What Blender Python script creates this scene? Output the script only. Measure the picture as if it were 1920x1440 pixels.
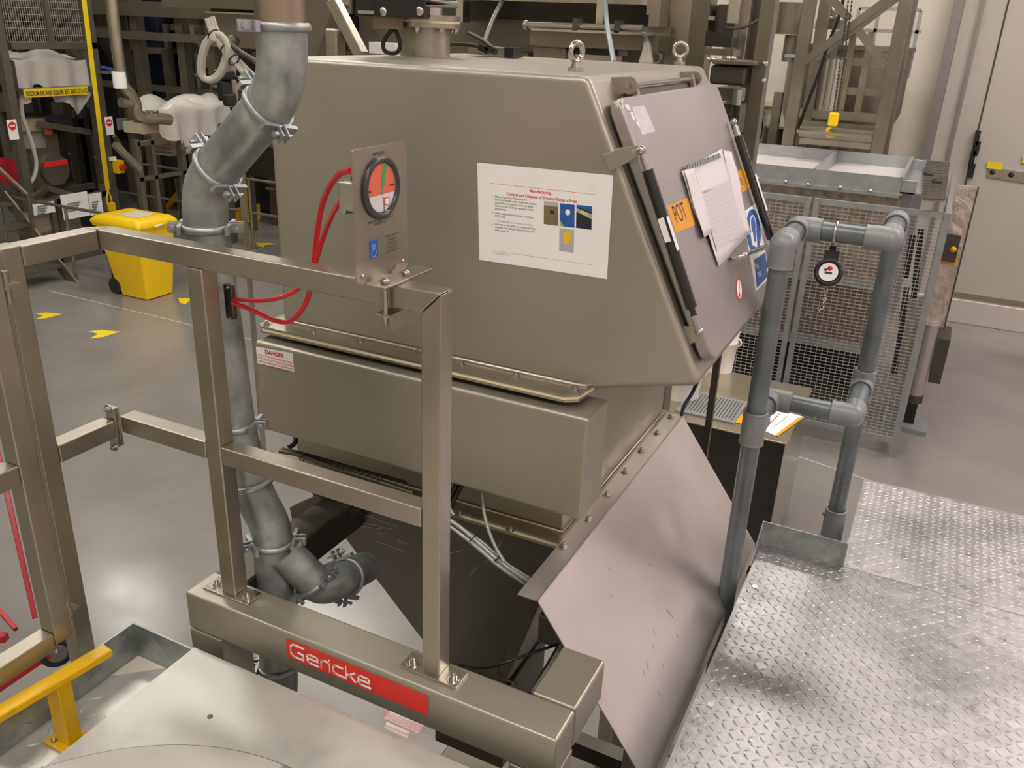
import bpy, math, random
from mathutils import Vector as V, Matrix
random.seed(7)
for o in list(bpy.data.objects): bpy.data.objects.remove(o)
S = bpy.context.scene
ROOT = S.collection
# ---------------------------------------------------------------- camera
# all working coordinates are metres measured from the eye point; the floor lies EYE metres below it
EYE = 3.6
FPX, PITCH, ROLL, YAW = 1610.995, 0.395564, 0.0401325, -0.449083
_cy, _sy = math.cos(YAW), math.sin(YAW)
CF = V((_sy*math.cos(PITCH), _cy*math.cos(PITCH), -math.sin(PITCH)))
_r0 = V((_cy, -_sy, 0)); _u0 = _r0.cross(CF)
CR = _r0*math.cos(ROLL) + _u0*math.sin(ROLL); CU = CR.cross(CF)
cam = bpy.data.objects.new('camera', bpy.data.cameras.new('camera'))
ROOT.objects.link(cam)
cam.matrix_world = Matrix(((CR.x, CU.x, -CF.x, 0), (CR.y, CU.y, -CF.y, 0), (CR.z, CU.z, -CF.z, EYE), (0, 0, 0, 1)))
cam.data.sensor_width = 36.0
cam.data.lens = FPX*36.0/1920.0
cam.data.clip_start = 0.02; cam.data.clip_end = 100
S.camera = cam
# ---------------------------------------------------------------- world, exposure
S.view_settings.view_transform = 'Standard'; S.view_settings.look = 'None'
S.view_settings.gamma = 1.0; S.view_settings.use_curve_mapping = False
S.view_settings.exposure = 1.38
w = bpy.data.worlds.new('world'); S.world = w; w.use_nodes = True
w.node_tree.nodes['Background'].inputs[0].default_value = (1.0, .97, .92, 1)
w.node_tree.nodes['Background'].inputs[1].default_value = 0.25
LIGHT = 11.0          # emission of the ceiling lamps
# ---------------------------------------------------------------- helpers: pixels to places
def ray(x, y): return CF + CR*((x-960)/FPX) - CU*((y-720)/FPX)
def aY(x, y, Y): d = ray(x, y); return d*(Y/d.y)
def aX(x, y, X): d = ray(x, y); return d*(X/d.x)
def aZ(x, y, Z): d = ray(x, y); return d*(Z/d.z)
def aP(x, y, p0, n): d = ray(x, y); return d*(p0.dot(n)/d.dot(n))
# ---------------------------------------------------------------- materials
MATS = {}
def mat(name, col, metal=0.0, rough=0.5, var=0.0, vscale=6.0, bump=0.0, bscale=60.0, stretch=None,
        emit=0.0, alpha=1.0, trans=0.0, spec=0.5, coat=0.0, rvar=0.0, dark=None, dscale=3.0, dlo=.55, dhi=.7):
    if name in MATS: return MATS[name]
    m = bpy.data.materials.new(name); m.use_nodes = True
    nt = m.node_tree; b = nt.nodes['Principled BSDF']
    col = tuple(col)+(1,)
    b.inputs['Base Color'].default_value = col
    b.inputs['Metallic'].default_value = metal
    b.inputs['Roughness'].default_value = rough
    b.inputs['Specular IOR Level'].default_value = spec
    if coat: b.inputs['Coat Weight'].default_value = coat; b.inputs['Coat Roughness'].default_value = .08
    if emit:
        b.inputs['Emission Color'].default_value = col; b.inputs['Emission Strength'].default_value = emit
    if alpha < 1: b.inputs['Alpha'].default_value = alpha
    if trans: b.inputs['Transmission Weight'].default_value = trans
    if var or bump or rvar or dark:
        tc = nt.nodes.new('ShaderNodeTexCoord'); mp = nt.nodes.new('ShaderNodeMapping')
        nt.links.new(tc.outputs['Object'], mp.inputs['Vector'])
        if stretch: mp.inputs['Scale'].default_value = stretch
    if var or rvar:
        n = nt.nodes.new('ShaderNodeTexNoise'); n.inputs['Scale'].default_value = vscale
        n.inputs['Detail'].default_value = 6; n.inputs['Roughness'].default_value = .6
        nt.links.new(mp.outputs[0], n.inputs['Vector'])
        if var:
            r = nt.nodes.new('ShaderNodeMapRange'); r.inputs['From Min'].default_value = .3; r.inputs['From Max'].default_value = .7
            r.inputs['To Min'].default_value = 1-var; r.inputs['To Max'].default_value = 1+var
            nt.links.new(n.outputs['Fac'], r.inputs['Value'])
            mx = nt.nodes.new('ShaderNodeVectorMath'); mx.operation = 'SCALE'; mx.inputs[0].default_value = col[:3]
            nt.links.new(r.outputs[0], mx.inputs['Scale'])
            last = mx.outputs[0]
            if dark:
                n2 = nt.nodes.new('ShaderNodeTexNoise'); n2.inputs['Scale'].default_value = dscale; n2.inputs['Detail'].default_value = 8
                nt.links.new(mp.outputs[0], n2.inputs['Vector'])
                r2 = nt.nodes.new('ShaderNodeMapRange'); r2.inputs['From Min'].default_value = dlo; r2.inputs['From Max'].default_value = dhi
                nt.links.new(n2.outputs['Fac'], r2.inputs['Value'])
                m2 = nt.nodes.new('ShaderNodeMix'); m2.data_type = 'RGBA'
                nt.links.new(r2.outputs[0], m2.inputs[0]); nt.links.new(last, m2.inputs[6]); m2.inputs[7].default_value = tuple(dark)+(1,)
                last = m2.outputs[2]
            nt.links.new(last, b.inputs['Base Color'])
        if rvar:
            r = nt.nodes.new('ShaderNodeMapRange'); r.inputs['From Min'].default_value = .3; r.inputs['From Max'].default_value = .7
            r.inputs['To Min'].default_value = max(.02, rough-rvar); r.inputs['To Max'].default_value = rough+rvar
            nt.links.new(n.outputs['Fac'], r.inputs['Value']); nt.links.new(r.outputs[0], b.inputs['Roughness'])
    if bump:
        n = nt.nodes.new('ShaderNodeTexNoise'); n.inputs['Scale'].default_value = bscale; n.inputs['Detail'].default_value = 4
        nt.links.new(mp.outputs[0], n.inputs['Vector'])
        bp = nt.nodes.new('ShaderNodeBump'); bp.inputs['Strength'].default_value = bump; bp.inputs['Distance'].default_value = .002 if bscale > 20 else .03
        nt.links.new(n.outputs['Fac'], bp.inputs['Height']); nt.links.new(bp.outputs[0], b.inputs['Normal'])
    MATS[name] = m
    return m
STEEL = mat('bead_blasted_steel', (.395, .374, .304), .72, .40, .05, 3, .06, 400, rvar=.05)
TUBE = mat('brushed_steel_tube', (.40, .37, .295), .9, .33, .10, 5, .05, 300, rvar=.06)
POL = mat('polished_steel', (.55, .53, .48), 1, .2, .05, 8)
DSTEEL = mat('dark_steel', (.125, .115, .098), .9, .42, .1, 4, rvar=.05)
MSTEEL = mat('machine_steel', (.235, .212, .175), .85, .4, .12, 2.5, rvar=.08)
GALV = mat('galvanised_duct', (.36, .392, .378), .55, .42, .30, 22, .05, 120, rvar=.08, dark=(.19, .215, .215), dscale=8, dlo=.48, dhi=.68)
GALVL = mat('galvanised_sheet', (.42, .44, .45), .8, .45, .12, 10, rvar=.05)
PIPEG = mat('weathered_pipe', (.17, .195, .20), .5, .42, .25, 14, .1, 90, rvar=.08)
CASTG = mat('cast_fitting', (.27, .285, .29), .4, .5, .08, 30, .15, 200)
BOLT = mat('bolt_zinc', (.50, .49, .46), 1, .25)
BLACK = mat('black_plastic', (.012, .012, .013), 0, .35, .1, 20)
BLACKG = mat('black_gloss_paint', (.008, .008, .008), 0, .15, coat=.5)
RUBBER = mat('rubber', (.02, .02, .02), 0, .7)
DARKP = mat('dark_panel', (.045, .042, .036), .5, .35, .1, 3)
WHITE = mat('white_paper', (.87, .865, .85), 0, .6, .02, 4)
WHITEP = mat('white_plastic', (.82, .80, .78), 0, .4, .02, 5)
RED = mat('red_print', (.70, .03, .02), 0, .5)
REDP = mat('red_tube', (.62, .012, .018), 0, .25, spec=.6)
REDM = mat('red_paint', (.42, .012, .02), 0, .3)
INK = mat('black_ink', (.03, .03, .03), 0, .6)
GREYINK = mat('grey_ink', (.22, .22, .22), 0, .6)
BLUE = mat('blue_print', (.02, .10, .36), 0, .5)
GREEN = mat('green_print', (.05, .33, .06), 0, .5)
YEL = mat('yellow_plastic', (.86, .56, .004), 0, .35, .03, 6)
YELP = mat('yellow_paint', (.80, .48, .005), 0, .35, .06, 9, dark=(.35, .2, .01), dscale=9, dlo=.66, dhi=.75)
YELT = mat('yellow_tape', (.85, .62, .01), 0, .5, .05, 9)
ORG = mat('orange_print', (.80, .35, .01), 0, .5)
CREAM = mat('gasket_cream', (.85, .78, .50), 0, .5)
WALLM = mat('cream_wall', (.66, .625, .52), 0, .55, .03, 1.0)
DOORM = mat('beige_door', (.46, .435, .385), 0, .4, .02, 1.0)
CEILM = mat('ceiling_white', (.62, .60, .56), 0, .8)
FLOORM = mat('epoxy_floor', (.225, .214, .200), 0, .19, .10, 1.3, .02, 3, spec=.65, rvar=.07)
POLY = mat('polythene_film', (.80, .77, .72), 0, .25, alpha=.6)
POLYT = mat('clear_film', (.8, .8, .8), 0, .2, alpha=.25)
CARD = mat('beige_cowl', (.30, .25, .17), 0, .6)
BLUEG = mat('blue_vessel', (.03, .04, .07), .6, .25)
DECKM = mat('checker_plate', (.42, .41, .415), .8, .38, .22, 26, .35, 90, rvar=.12, dark=(.22, .22, .22), dscale=3.2, dlo=.45, dhi=.72)
PLATEM = mat('scuffed_white_plate', (.53, .53, .495), .35, .42, .07, 3.5, rvar=.06, dark=(.34, .34, .32), dscale=5, dlo=.55, dhi=.78)
ARCM = mat('scuffed_disc', (.50, .485, .455), .3, .5, .08, 8, rvar=.05, dark=(.25, .24, .22), dscale=14, dlo=.6, dhi=.72)
WOODT = mat('bench_steel_top', (.62, .57, .44), 1, .3, .08, 3, stretch=(1, 5, 1))
# swirl patterned guard sheet
SWIRL = mat('swirl_steel', (.72, .62, .56), .8, .3, .25, 9, bump=1.0, bscale=7)
SWIRLD = mat('swirl_steel_dull', (.42, .36, .31), .9, .35, .35, 12, bump=.6, bscale=12)
# ---------------------------------------------------------------- mesh builder
class MB:
    def __init__(s): s.v = []; s.f = []; s.sm = []
    def add(s, vs, fs, smooth=False):
        n = len(s.v); s.v += [V(a) for a in vs]; s.f += [tuple(i+n for i in f) for f in fs]; s.sm += [smooth]*len(fs); return s
    def box(s, x0, x1, y0, y1, z0, z1):
        return s.add([(x0,y0,z0),(x1,y0,z0),(x1,y1,z0),(x0,y1,z0),(x0,y0,z1),(x1,y0,z1),(x1,y1,z1),(x0,y1,z1)],
                     [(0,3,2,1),(4,5,6,7),(0,1,5,4),(1,2,6,5),(2,3,7,6),(3,0,4,7)])
    def obox(s, c, a, b, n):      # oriented box: centre and three half vectors
        c, a, b, n = V(c), V(a), V(b), V(n)
        if a.cross(b).dot(n) < 0: a = -a
        p = [c-a-b-n, c+a-b-n, c+a+b-n, c-a+b-n, c-a-b+n, c+a-b+n, c+a+b+n, c-a+b+n]
        return s.add(p, [(0,3,2,1),(4,5,6,7),(0,1,5,4),(1,2,6,5),(2,3,7,6),(3,0,4,7)])
    def bar(s, p, q, w, h=None, up=(0,0,1)):
        p, q = V(p), V(q); h = h or w; d = q-p; L = d.length; d.normalize(); up = V(up)
        a = d.cross(up)
        if a.length < .05: a = d.cross(V((0,1,0)))
        a.normalize(); b = a.cross(d).normalized()
        return s.obox((p+q)/2, d*(L/2), a*(w/2), b*(h/2))
    def prism(s, pts, off):       # planar outline pushed along off
        pts = [V(p) for p in pts]; off = V(off); n = len(pts)
        nn = V((0,0,0))
        for i in range(n): nn += pts[i].cross(pts[(i+1) % n])
        if nn.dot(off) > 0: pts = pts[::-1]
        return s.add(pts+[p+off for p in pts], [tuple(range(n)), tuple(range(2*n-1, n-1, -1))]+[(i, i+n, (i+1) % n+n, (i+1) % n) for i in range(n)])
    def loft(s, rings, closed=True, caps=True, smooth=True):
        n = len(rings[0]); vs = [p for r in rings for p in r]; fs = []
        for i in range(len(rings)-1):
            for j in range(n if closed else n-1):
                k = (j+1) % n; fs.append((i*n+j, i*n+k, (i+1)*n+k, (i+1)*n+j))
        s.add(vs, fs, smooth)
        if caps:
            s.add(rings[0], [tuple(range(n-1, -1, -1))]); s.add(rings[-1], [tuple(range(n))])
        return s
    def tube(s, pts, r, n=16, caps=True):
        pts = [V(p) for p in pts]; rr = r if isinstance(r, (list, tuple)) else [r]*len(pts)
        t0 = (pts[1]-pts[0]).normalized(); a = t0.cross(V((0,0,1)))
        if a.length < .1: a = t0.cross(V((0,1,0)))
        a.normalize(); rings = []
        for i, p in enumerate(pts):
            t = (pts[min(i+1, len(pts)-1)]-pts[max(i-1, 0)]).normalized()
            a = (a-t*a.dot(t)).normalized(); b = t.cross(a)
            rings.append([p+(a*math.cos(2*math.pi*k/n)+b*math.sin(2*math.pi*k/n))*rr[i] for k in range(n)])
        return s.loft(rings, True, caps)
    def cyl(s, p, q, r, r2=None, n=24): return s.tube([p, q], [r, r if r2 is None else r2], n)
    def torus(s, c, axis, R, r, n=28, m=10, a0=0, a1=2*math.pi, squash=1):
        c, ax = V(c), V(axis).normalized(); a = ax.cross(V((0,0,1)))
        if a.length < .1: a = ax.cross(V((0,1,0)))
        a.normalize(); b = ax.cross(a); full = a1-a0 > 6.28; rings = []
        for i in range(n+1):
            t = a0+(a1-a0)*i/n; d = a*math.cos(t)+b*math.sin(t)
            rings.append([c+d*(R+r*math.cos(2*math.pi*k/m))+ax*(r*squash*math.sin(2*math.pi*k/m)) for k in range(m)])
        return s.loft([r_[::-1] for r_ in rings], True, not full)
    def sphere(s, c, r, n=14, m=8, sc=(1,1,1)):
        rings = []
        for i in range(1, m):
            t = math.pi*i/m
            rings.append([V(c)+V((math.sin(t)*math.cos(2*math.pi*k/n)*r*sc[0], math.sin(t)*math.sin(2*math.pi*k/n)*r*sc[1], -math.cos(t)*r*sc[2])) for k in range(n)])
        return s.loft(rings)
    def hexbolt(s, c, axis, r=.008, h=.007, washer=True):
        c, ax = V(c), V(axis).normalized()
        if washer: s.cyl(c, c+ax*h*.3, r*1.5, n=16)
        s.cyl(c+ax*h*.3, c+ax*h*1.1, r, n=6)
        s.cyl(c+ax*h*1.1, c+ax*h*1.7, r*.5, n=10)
        return s
    def build(s, name, m, parent=None, bevel=0, seg=2, loc=None):
        if parent is not None: L = parent['_o']; L = V(L)
        elif loc is not None: L = V(loc)
        else:
            xs = [p.x for p in s.v]; ys = [p.y for p in s.v]
            L = V(((min(xs)+max(xs))/2, (min(ys)+max(ys))/2, min(p.z for p in s.v)))
        me = bpy.data.meshes.new(name); me.from_pydata([p-L for p in s.v], [], s.f); me.update()
        me.polygons.foreach_set('use_smooth', s.sm); me.materials.append(m)
        o = bpy.data.objects.new(name, me); ROOT.objects.link(o)
        if parent is not None: o.parent = parent
        else: o.location = L+V((0,0,EYE))
        o['_o'] = tuple(L)
        if bevel:
            bm = o.modifiers.new('bevel', 'BEVEL'); bm.width = bevel; bm.segments = seg; bm.limit_method = 'ANGLE'; bm.angle_limit = .6
            bm.harden_normals = True
            for p in me.polygons: p.use_smooth = True
        return o
def sub(parent, child):           # (children share the origin of their thing)
    child.parent = parent
def thing(name, label, cat, base, group=None):
    o = bpy.data.objects.new(name, None); ROOT.objects.link(o); o.location = V(base)+V((0,0,EYE)); o['_o'] = tuple(V(base))
    o.empty_display_size = .05; o['label'] = label; o['category'] = cat
    if group: o['group'] = group
    return o
def tag(o, label, cat, group=None, kind=None):
    o['label'] = label; o['category'] = cat
    if group: o['group'] = group
    if kind: o['kind'] = kind
    return o
def struct(o): o['kind'] = 'structure'; return o
def text(s, size, o, u, v, m, parent, name='lettering', align='LEFT', sx=1.0, bold=0.0, line=1.0):
    c = bpy.data.curves.new(name, 'FONT'); c.body = s; c.size = size; c.align_x = align; c.space_line = line; c.offset = bold
    t = bpy.data.objects.new('tmp_text', c); ROOT.objects.link(t)
    bpy.context.view_layer.update()
    me0 = t.to_mesh(); u, v, o = V(u), V(v), V(o)
    b = MB(); b.add([o+u*(p.co.x*sx)+v*p.co.y for p in me0.vertices], [tuple(p.vertices) for p in me0.polygons])
    t.to_mesh_clear(); bpy.data.objects.remove(t); bpy.data.curves.remove(c)
    return b.build(name, m, parent)
def arc(c, a, b, R, t0, t1, n=8):
    c, a, b = V(c), V(a), V(b)
    return [c+(a*math.cos(t0+(t1-t0)*i/n)+b*math.sin(t0+(t1-t0)*i/n))*R for i in range(n+1)]
def smooth_path(pts, it=2):
    pts = [V(p) for p in pts]
    for _ in range(it):
        q = [pts[0]]
        for i in range(len(pts)-1): q += [pts[i]*.75+pts[i+1]*.25, pts[i]*.25+pts[i+1]*.75]
        q.append(pts[-1]); pts = q
    return pts
X_, Y_, Z_ = V((1,0,0)), V((0,1,0)), V((0,0,1))
FL = -EYE
#@@ROOM
# ================================================================= room
struct(MB().box(-24, 5.4, -5, 14, FL-.2, FL).build('floor', FLOORM))
struct(MB().box(-24, 5.4, 13.2, 13.4, FL, 4.6).build('wall_back', WALLM))
struct(MB().box(-24, 5.4, -5.2, -5, FL, 4.6).build('wall_front', WALLM))
struct(MB().box(-24.2, -24, -5, 13.4, FL, 4.6).build('wall_left', WALLM))
struct(MB().box(5.2, 5.4, -5, 13.4, FL, 4.6).build('wall_right', mat('pinkish_wall', (.80, .70, .70), 0, .55, .03, 1.0)))
struct(MB().box(-24.2, 5.4, -5.2, 13.4, 4.6, 4.8).build('ceiling', CEILM))
LAMPS = [(-13.8, 9.9), (-9.5, 11.2), (-6, 8.5), (-1, 9), (3.7, 9.6), (-11, 4.5), (-6, 4.5), (-1, 5), (-11, 0), (-6, 0), (-1.2, -1.0), (3.5, -2), (3.8, 6.2)]
lamp_mats = [mat('lamp_tube_warm', (1, .955, .87), emit=LIGHT), mat('added_lamp_cool', (1, .91, .92), emit=LIGHT*1.5)]  # cool: unseen right-hand lamps, added and set stronger to brighten door and sheet
for i, (x, y) in enumerate(LAMPS):
    cool = x > 2
    t = thing('ceiling_light', 'ceiling strip lamp high above the plant hall, outside the picture', 'lamp', (x, y, 4.42), 'ceiling strip lamps above the hall')
    MB().box(x-1.3, x+1.3, y-.32, y+.32, 4.47, 4.6).build('housing', WHITEP, t)
    MB().box(x-1.2, x+1.2, y-.27, y+.27, 4.44, 4.468).build('diffuser', lamp_mats[1 if cool else 0], t)
# floor joints
jm = mat('floor_joint', (.42, .40, .37), 0, .5)
for k, (a, b) in enumerate([((90, 545), (600, 668)), ((1300, 790), (1640, 905))]):
    p, q = aZ(*a, FL), aZ(*b, FL)
    struct(MB().bar(p+V((0,0,.002)), q+V((0,0,.002)), .02, .004).build('trim_%d' % (k+1), jm))
#@@DOORWALL
def bk(x, y, Y=13.2): return aY(x, y, Y)
# door leaf on the back wall at the right, stainless kick strip below
x0 = bk(1822, 300).x
d = thing('door_1', 'wide beige sliding cold-room door leaf at the far right wall', 'door', (x0+1.5, 13.1, FL))
del d['label'], d['category']; d['kind'] = 'structure'
MB().box(x0, 5.15, 13.06, 13.19, FL+.42, 4.5).build('door_leaf', DOORM, d)
hb = MB(); p = bk(1852, 322, 13.05); q = bk(1990, 345, 13.05)
hb.bar(p, q, .02, .13); hb.build('handle_plate', POL, d)
hk = MB()
for (x, y) in ((1861, 323), (1896, 328)): c = bk(x, y, 13.03); hk.sphere(c, .035)
hk.build('screw', BLACK, d)
ys = MB(); c = bk(1865, 310, 13.045); ys.box(c.x-.09, c.x+.09, 13.035, 13.055, c.z-.045, c.z+.04); c = bk(1922, 300, 13.045); ys.box(c.x-.03, c.x+.2, 13.035, 13.055, c.z-.04, c.z+.05); ys.build('yellow_sticker', YELT, d)
p = bk(1776, 576); q = bk(1785, 600)
struct(MB().box(bk(1700, 560).x, 5.19, 13.02, 13.2, FL, FL+.33).build('baseboard_back', mat('kick_strip_steel', (.74,.70,.65), .55, .3), bevel=.01))
tb = MB().box(x0-.62, x0-.50, 13.02, 13.2, FL, 4.55); struct(tb.build('trim_4', mat('door_frame_grey', (.30,.28,.27), .5, .4)))
struct(MB().box(x0-.50, x0-.02, 13.08, 13.2, FL, 4.55).build('trim_5', DOORM, bevel=.01))
struct(MB().box(x0-.30, x0-.26, 13.03, 13.09, FL, 4.55).build('trim_6', MATS['door_frame_grey']))
hg = thing('hinge_block', 'column of dark hinge blocks on the beige door frame, far right', 'hinge', (x0-.1, 13.05, FL+2.2))
for (x, y) in ((1832, 258), (1832, 278), (1823, 295), (1822, 320)):
    c = bk(x, y, 13.04); MB().box(c.x-.03, c.x+.03, 13.0, 13.07, c.z-.09, c.z+.09).build('hinge', BLACK, hg)
# wall rail and hose station left of the vessel
p, q = bk(1425, 190), bk(1480, 197)
struct(MB().box(p.x-.6, q.x+.4, 13.1, 13.2, p.z-.06, p.z+.03).build('trim_7', WALLM, bevel=.01))
hs = thing('hose_station', 'green and yellow air hose unit with looped black hose on cream wall', 'hose', bk(1420, 250, 13.05))
c = bk(1419, 225, 13.08); MB().box(c.x-.07, c.x+.07, 13.0, 13.19, c.z-.12, c.z+.12).build('green_box', GREEN, hs)
c = bk(1416, 250, 13.08); MB().box(c.x-.07, c.x+.06, 13.0, 13.19, c.z-.2, c.z+.12).build('yellow_box', YEL, hs)
pts = [bk(x, y, 13.05) for x, y in ((1421, 200), (1426, 201), (1429, 215), (1430, 240), (1427, 257), (1421, 263), (1413, 261))]
MB().tube(smooth_path(pts), .012, 8).build('hose', BLACK, hs)
wb = bk(1452, 262, 12.3); tag(MB().cyl(V((wb.x, 12.3, FL)), V((wb.x, 12.3, wb.z+.16)), .17, n=24).build('waste_cylinder', DSTEEL), 'short dark grey steel cylinder standing against the cream wall', 'container')
wpn = bk(1395, 72, 13.1)
#@@DECK
# ================================================================= platform decks
DZ = -1.41
def lugs(b, x0, x1, y0, y1, z, s=.021, L=.0108, W=.0034, H=.0022, keep=None):
    nx, ny = int((x1-x0)/s), int((y1-y0)/s); vs, fs = b.v, b.f
    for i in range(nx):
        for j in range(ny):
            cx, cy = x0+(i+.5)*s, y0+(j+.5)*s
            if keep and not keep(cx, cy): continue
            d = .7071; u = (d, d) if (i+j) % 2 else (d, -d); p = (-u[1], u[0]); n = len(vs)
            for a, c, h in ((-1,0,0),(-.5,-.8,0),(.5,-.8,0),(1,0,0),(.5,.8,0),(-.5,.8,0),(-.55,0,1),(.55,0,1)):
                vs.append(V((cx+u[0]*a*L+p[0]*c*W, cy+u[1]*a*L+p[1]*c*W, z+h*H)))
            for f in ((0,1,6),(1,2,7,6),(2,3,7),(3,4,7),(4,5,6,7),(5,0,6)): fs.append(tuple(k+n for k in f)); b.sm.append(True)
KY = 2.325
dk = thing('platform_deck', 'large checker plate platform deck at bottom right, nearest plate with sawn edge', 'platform', (.6, 1.2, DZ))
b = MB().box(-.268, 2.2, -1.6, KY-.002, DZ-.005, DZ); lugs(b, -.262, 1.5, .75, KY, DZ); b.build('tread_plate', DECKM, dk)
b = MB().box(-.262, -.256, -1.6, KY, DZ-.13, DZ-.005).box(-.262, 2.2, KY-.07, KY-.06, DZ-.13, DZ-.005); b.build('edge_angle', GALVL, dk)
b = MB()
for (x, y) in ((1407, 1098), (1322, 1318)): c = aZ(x, y, DZ); b.cyl(V((c.x+.012, c.y, DZ)), V((c.x+.012, c.y, DZ+.002)), .008)
b.build('screw', BOLT, dk)
b = MB()
for X in (-.2, 2.1):
    for Yp in (-1.5, 1.9): b.box(X-.04, X+.04, Yp-.04, Yp+.04, FL, DZ-.13)
b.build('support_post', GALV, dk)
dk2 = thing('platform_deck', 'checker plate platform deck beyond the seam, running to the far edge', 'platform', (.9, 2.6, DZ))
b = MB().box(-.036, 2.2, KY, 2.925, DZ-.005, DZ); lugs(b, -.03, 1.5, KY, 2.92, DZ); b.build('tread_plate', DECKM, dk2)
MB().box(-.036, 2.2, 2.90, 2.922, DZ-.12, DZ-.006).box(-.036, -.03, KY, 2.9, DZ-.12, DZ-.006).build('edge_angle', GALVL, dk2)
MB().box(.0, .08, 2.8, 2.88, FL, DZ-.13).box(2.0, 2.08, 2.8, 2.88, FL, DZ-.13).build('support_post', GALV, dk2)
kp = thing('kick_plate', 'grey galvanised kick plate standing across the deck corner by the pipe rail', 'kick plate', (-.15, KY, DZ))
zt = DZ+.078
MB().box(-.272, -.036, KY-.004, KY, DZ-.002, zt).build('toe_board', GALV, kp)
MB().prism([(-.274, KY, DZ-.002), (-.274, KY-.13, DZ-.002), (-.274, KY-.10, DZ+.02), (-.274, KY, zt)], (.004, 0, 0)).build('end_bracket', GALVL, kp)
MB().box(-.036, -.032, KY-.006, KY+.02, DZ-.06, zt).build('end_bracket', GALVL, kp)
# ================================================================= right pipe handrail
PR = thing('pipe_handrail', 'grey galvanised pipe handrail with elbows and two posts at deck edge', 'handrail', (-.2, 2.4, DZ-.1))
r = .0245
zt, zm = -.455, -.935
P1 = V((-.085, 2.56)); P2 = V((aZ(1590, 780, zm).x, 0))
A = aZ(1468, 458, zt); B = aZ(1530, 432, zt); Cc = aZ(1662, 448, zt)
lx = A.x; ly = A.y; yy = (B.y+Cc.y)/2; rx = -.09; ry = 2.56
def seg(p, q, nm='rail', m=PIPEG, rr=r): return MB().cyl(p, q, rr, n=20).build(nm, m, PR)
seg((rx, ry, DZ-.02), (rx, ry, zt), 'post'); seg((lx, ly, -3.0), (lx, ly, zt), 'post')
for z in (zt, zm):
    seg((lx, ly, z), (lx, yy, z)); seg((lx, yy, z), (rx, yy, z)); seg((rx, yy, z), (rx, ry, z))
def fitting(c, dirs, rr=.031, L=.055):
    b = MB(); b.sphere(c, rr, 20, 12)
    for dd in dirs: b.cyl(V(c), V(c)+V(dd)*L, rr, n=20); b.torus(V(c)+V(dd)*L, dd, rr-.002, .003, 20, 6)
    b.build('elbow_fitting', CASTG, PR)
for z in (zt, zm):
    fitting((lx, yy, z), [(0,-1,0), (1,0,0)]); fitting((rx, yy, z), [(0,1,0), (-1,0,0)])
fitting((lx, ly, zt), [(0,1,0), (0,0,-1)]); fitting((rx, ry, zt), [(0,-1,0), (0,0,-1)])
fitting((lx, ly, zm), [(0,1,0), (0,0,-.8), (0,0,.8)]); fitting((rx, ry, zm), [(0,-1,0), (0,0,-.8), (0,0,.8)])
b = MB().cyl((rx, ry, DZ-.08), (rx, ry, DZ+.05), .032).torus((rx, ry, DZ+.05), Z_, .030, .004, 20, 8).box(rx+.02, rx+.055, ry-.04, ry+.04, DZ-.075, DZ-.06)
b.sphere((rx-.032, ry-.01, DZ-.05), .007).sphere((rx-.032, ry-.01, DZ+.03), .007)
b.build('base_socket', CASTG, PR)
# round black spring balancer hanging on it
c = aY(1553, 512, yy); SB = thing('tool_balancer', 'round black retractable tool balancer hanging below the grey pipe rail', 'balancer', c)
nrm = (V((0,0,0))-c).normalized(); nrm = (nrm+V((.0,0,.15))).normalized()
side = Z_.cross(nrm).normalized(); upv = nrm.cross(side)
MB().cyl(c-nrm*.026, c+nrm*.016, .033, n=32).torus(c+nrm*.013, nrm, .030, .006, 32, 8).build('case', BLACK, SB)
MB().cyl(c+nrm*.016, c+nrm*.0195, .0235, n=32).build('dial_sticker', WHITE, SB)
MB().sphere(c+nrm*.021+side*.002+upv*.009, .0065, sc=(1,.3,1)).build('red_mark', RED, SB)
MB().obox(c+nrm*.020-upv*.002, side*.009, upv*.0025, nrm*.0008).obox(c+nrm*.020+upv*.005-side*.008, side*.003, upv*.003, nrm*.0008).build('lettering', INK, SB)
MB().obox(c+upv*.042-nrm*.005, side*.018, upv*.015, nrm*.014).obox(c+upv*.062-nrm*.005, side*.008, upv*.008, nrm*.008).build('hanger_block', BLACK, SB)
MB().torus(V((c.x, yy, zt)), X_, .027, .004, 24, 6).build('hanging_band', POL, SB)
def chain(pts, pitch=.011, R=.0045, rr=.0012):
    pts = smooth_path(pts, 2); b = MB(); acc = 0; k = 0
    for i in range(len(pts)-1):
        dd = pts[i+1]-pts[i]; L = dd.length; t = dd.normalized()
        while acc < L:
            ax = t.cross(X_ if k % 2 else Y_); ax = ax.normalized() if ax.length > .1 else Z_
            b.torus(pts[i]+t*acc, ax, R, rr, 10, 5); acc += pitch; k += 1
        acc -= L
    return b
chain([V((c.x, yy, zt-.03)), c+upv*.085-side*.004, c+upv*.07]).build('chain', POL, SB)
chain([c-upv*.035, c-upv*.06+side*.003, c-upv*.09, c-upv*.1-side*.006]).build('chain', POL, SB)
#@@MACHINE
# ================================================================= the powder feeder with its hood
D = 1.62; DB = 2.47
M = thing('powder_feeder', 'big bead-blasted steel powder feeder with sloped door hood, centre of picture', 'machine', (-1.0, 2.0, -1.19))
prof = [(-1.44, -.722), (-1.44, -.16), (-1.40, -.085), (-.647, -.085), (-.357, -.658), (-.372, -.668), (-.588, -.722)]
MB().prism([(x, D, z) for x, z in prof], (0, DB-D, 0)).build('hood', STEEL, M, bevel=.014, seg=4)
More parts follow.
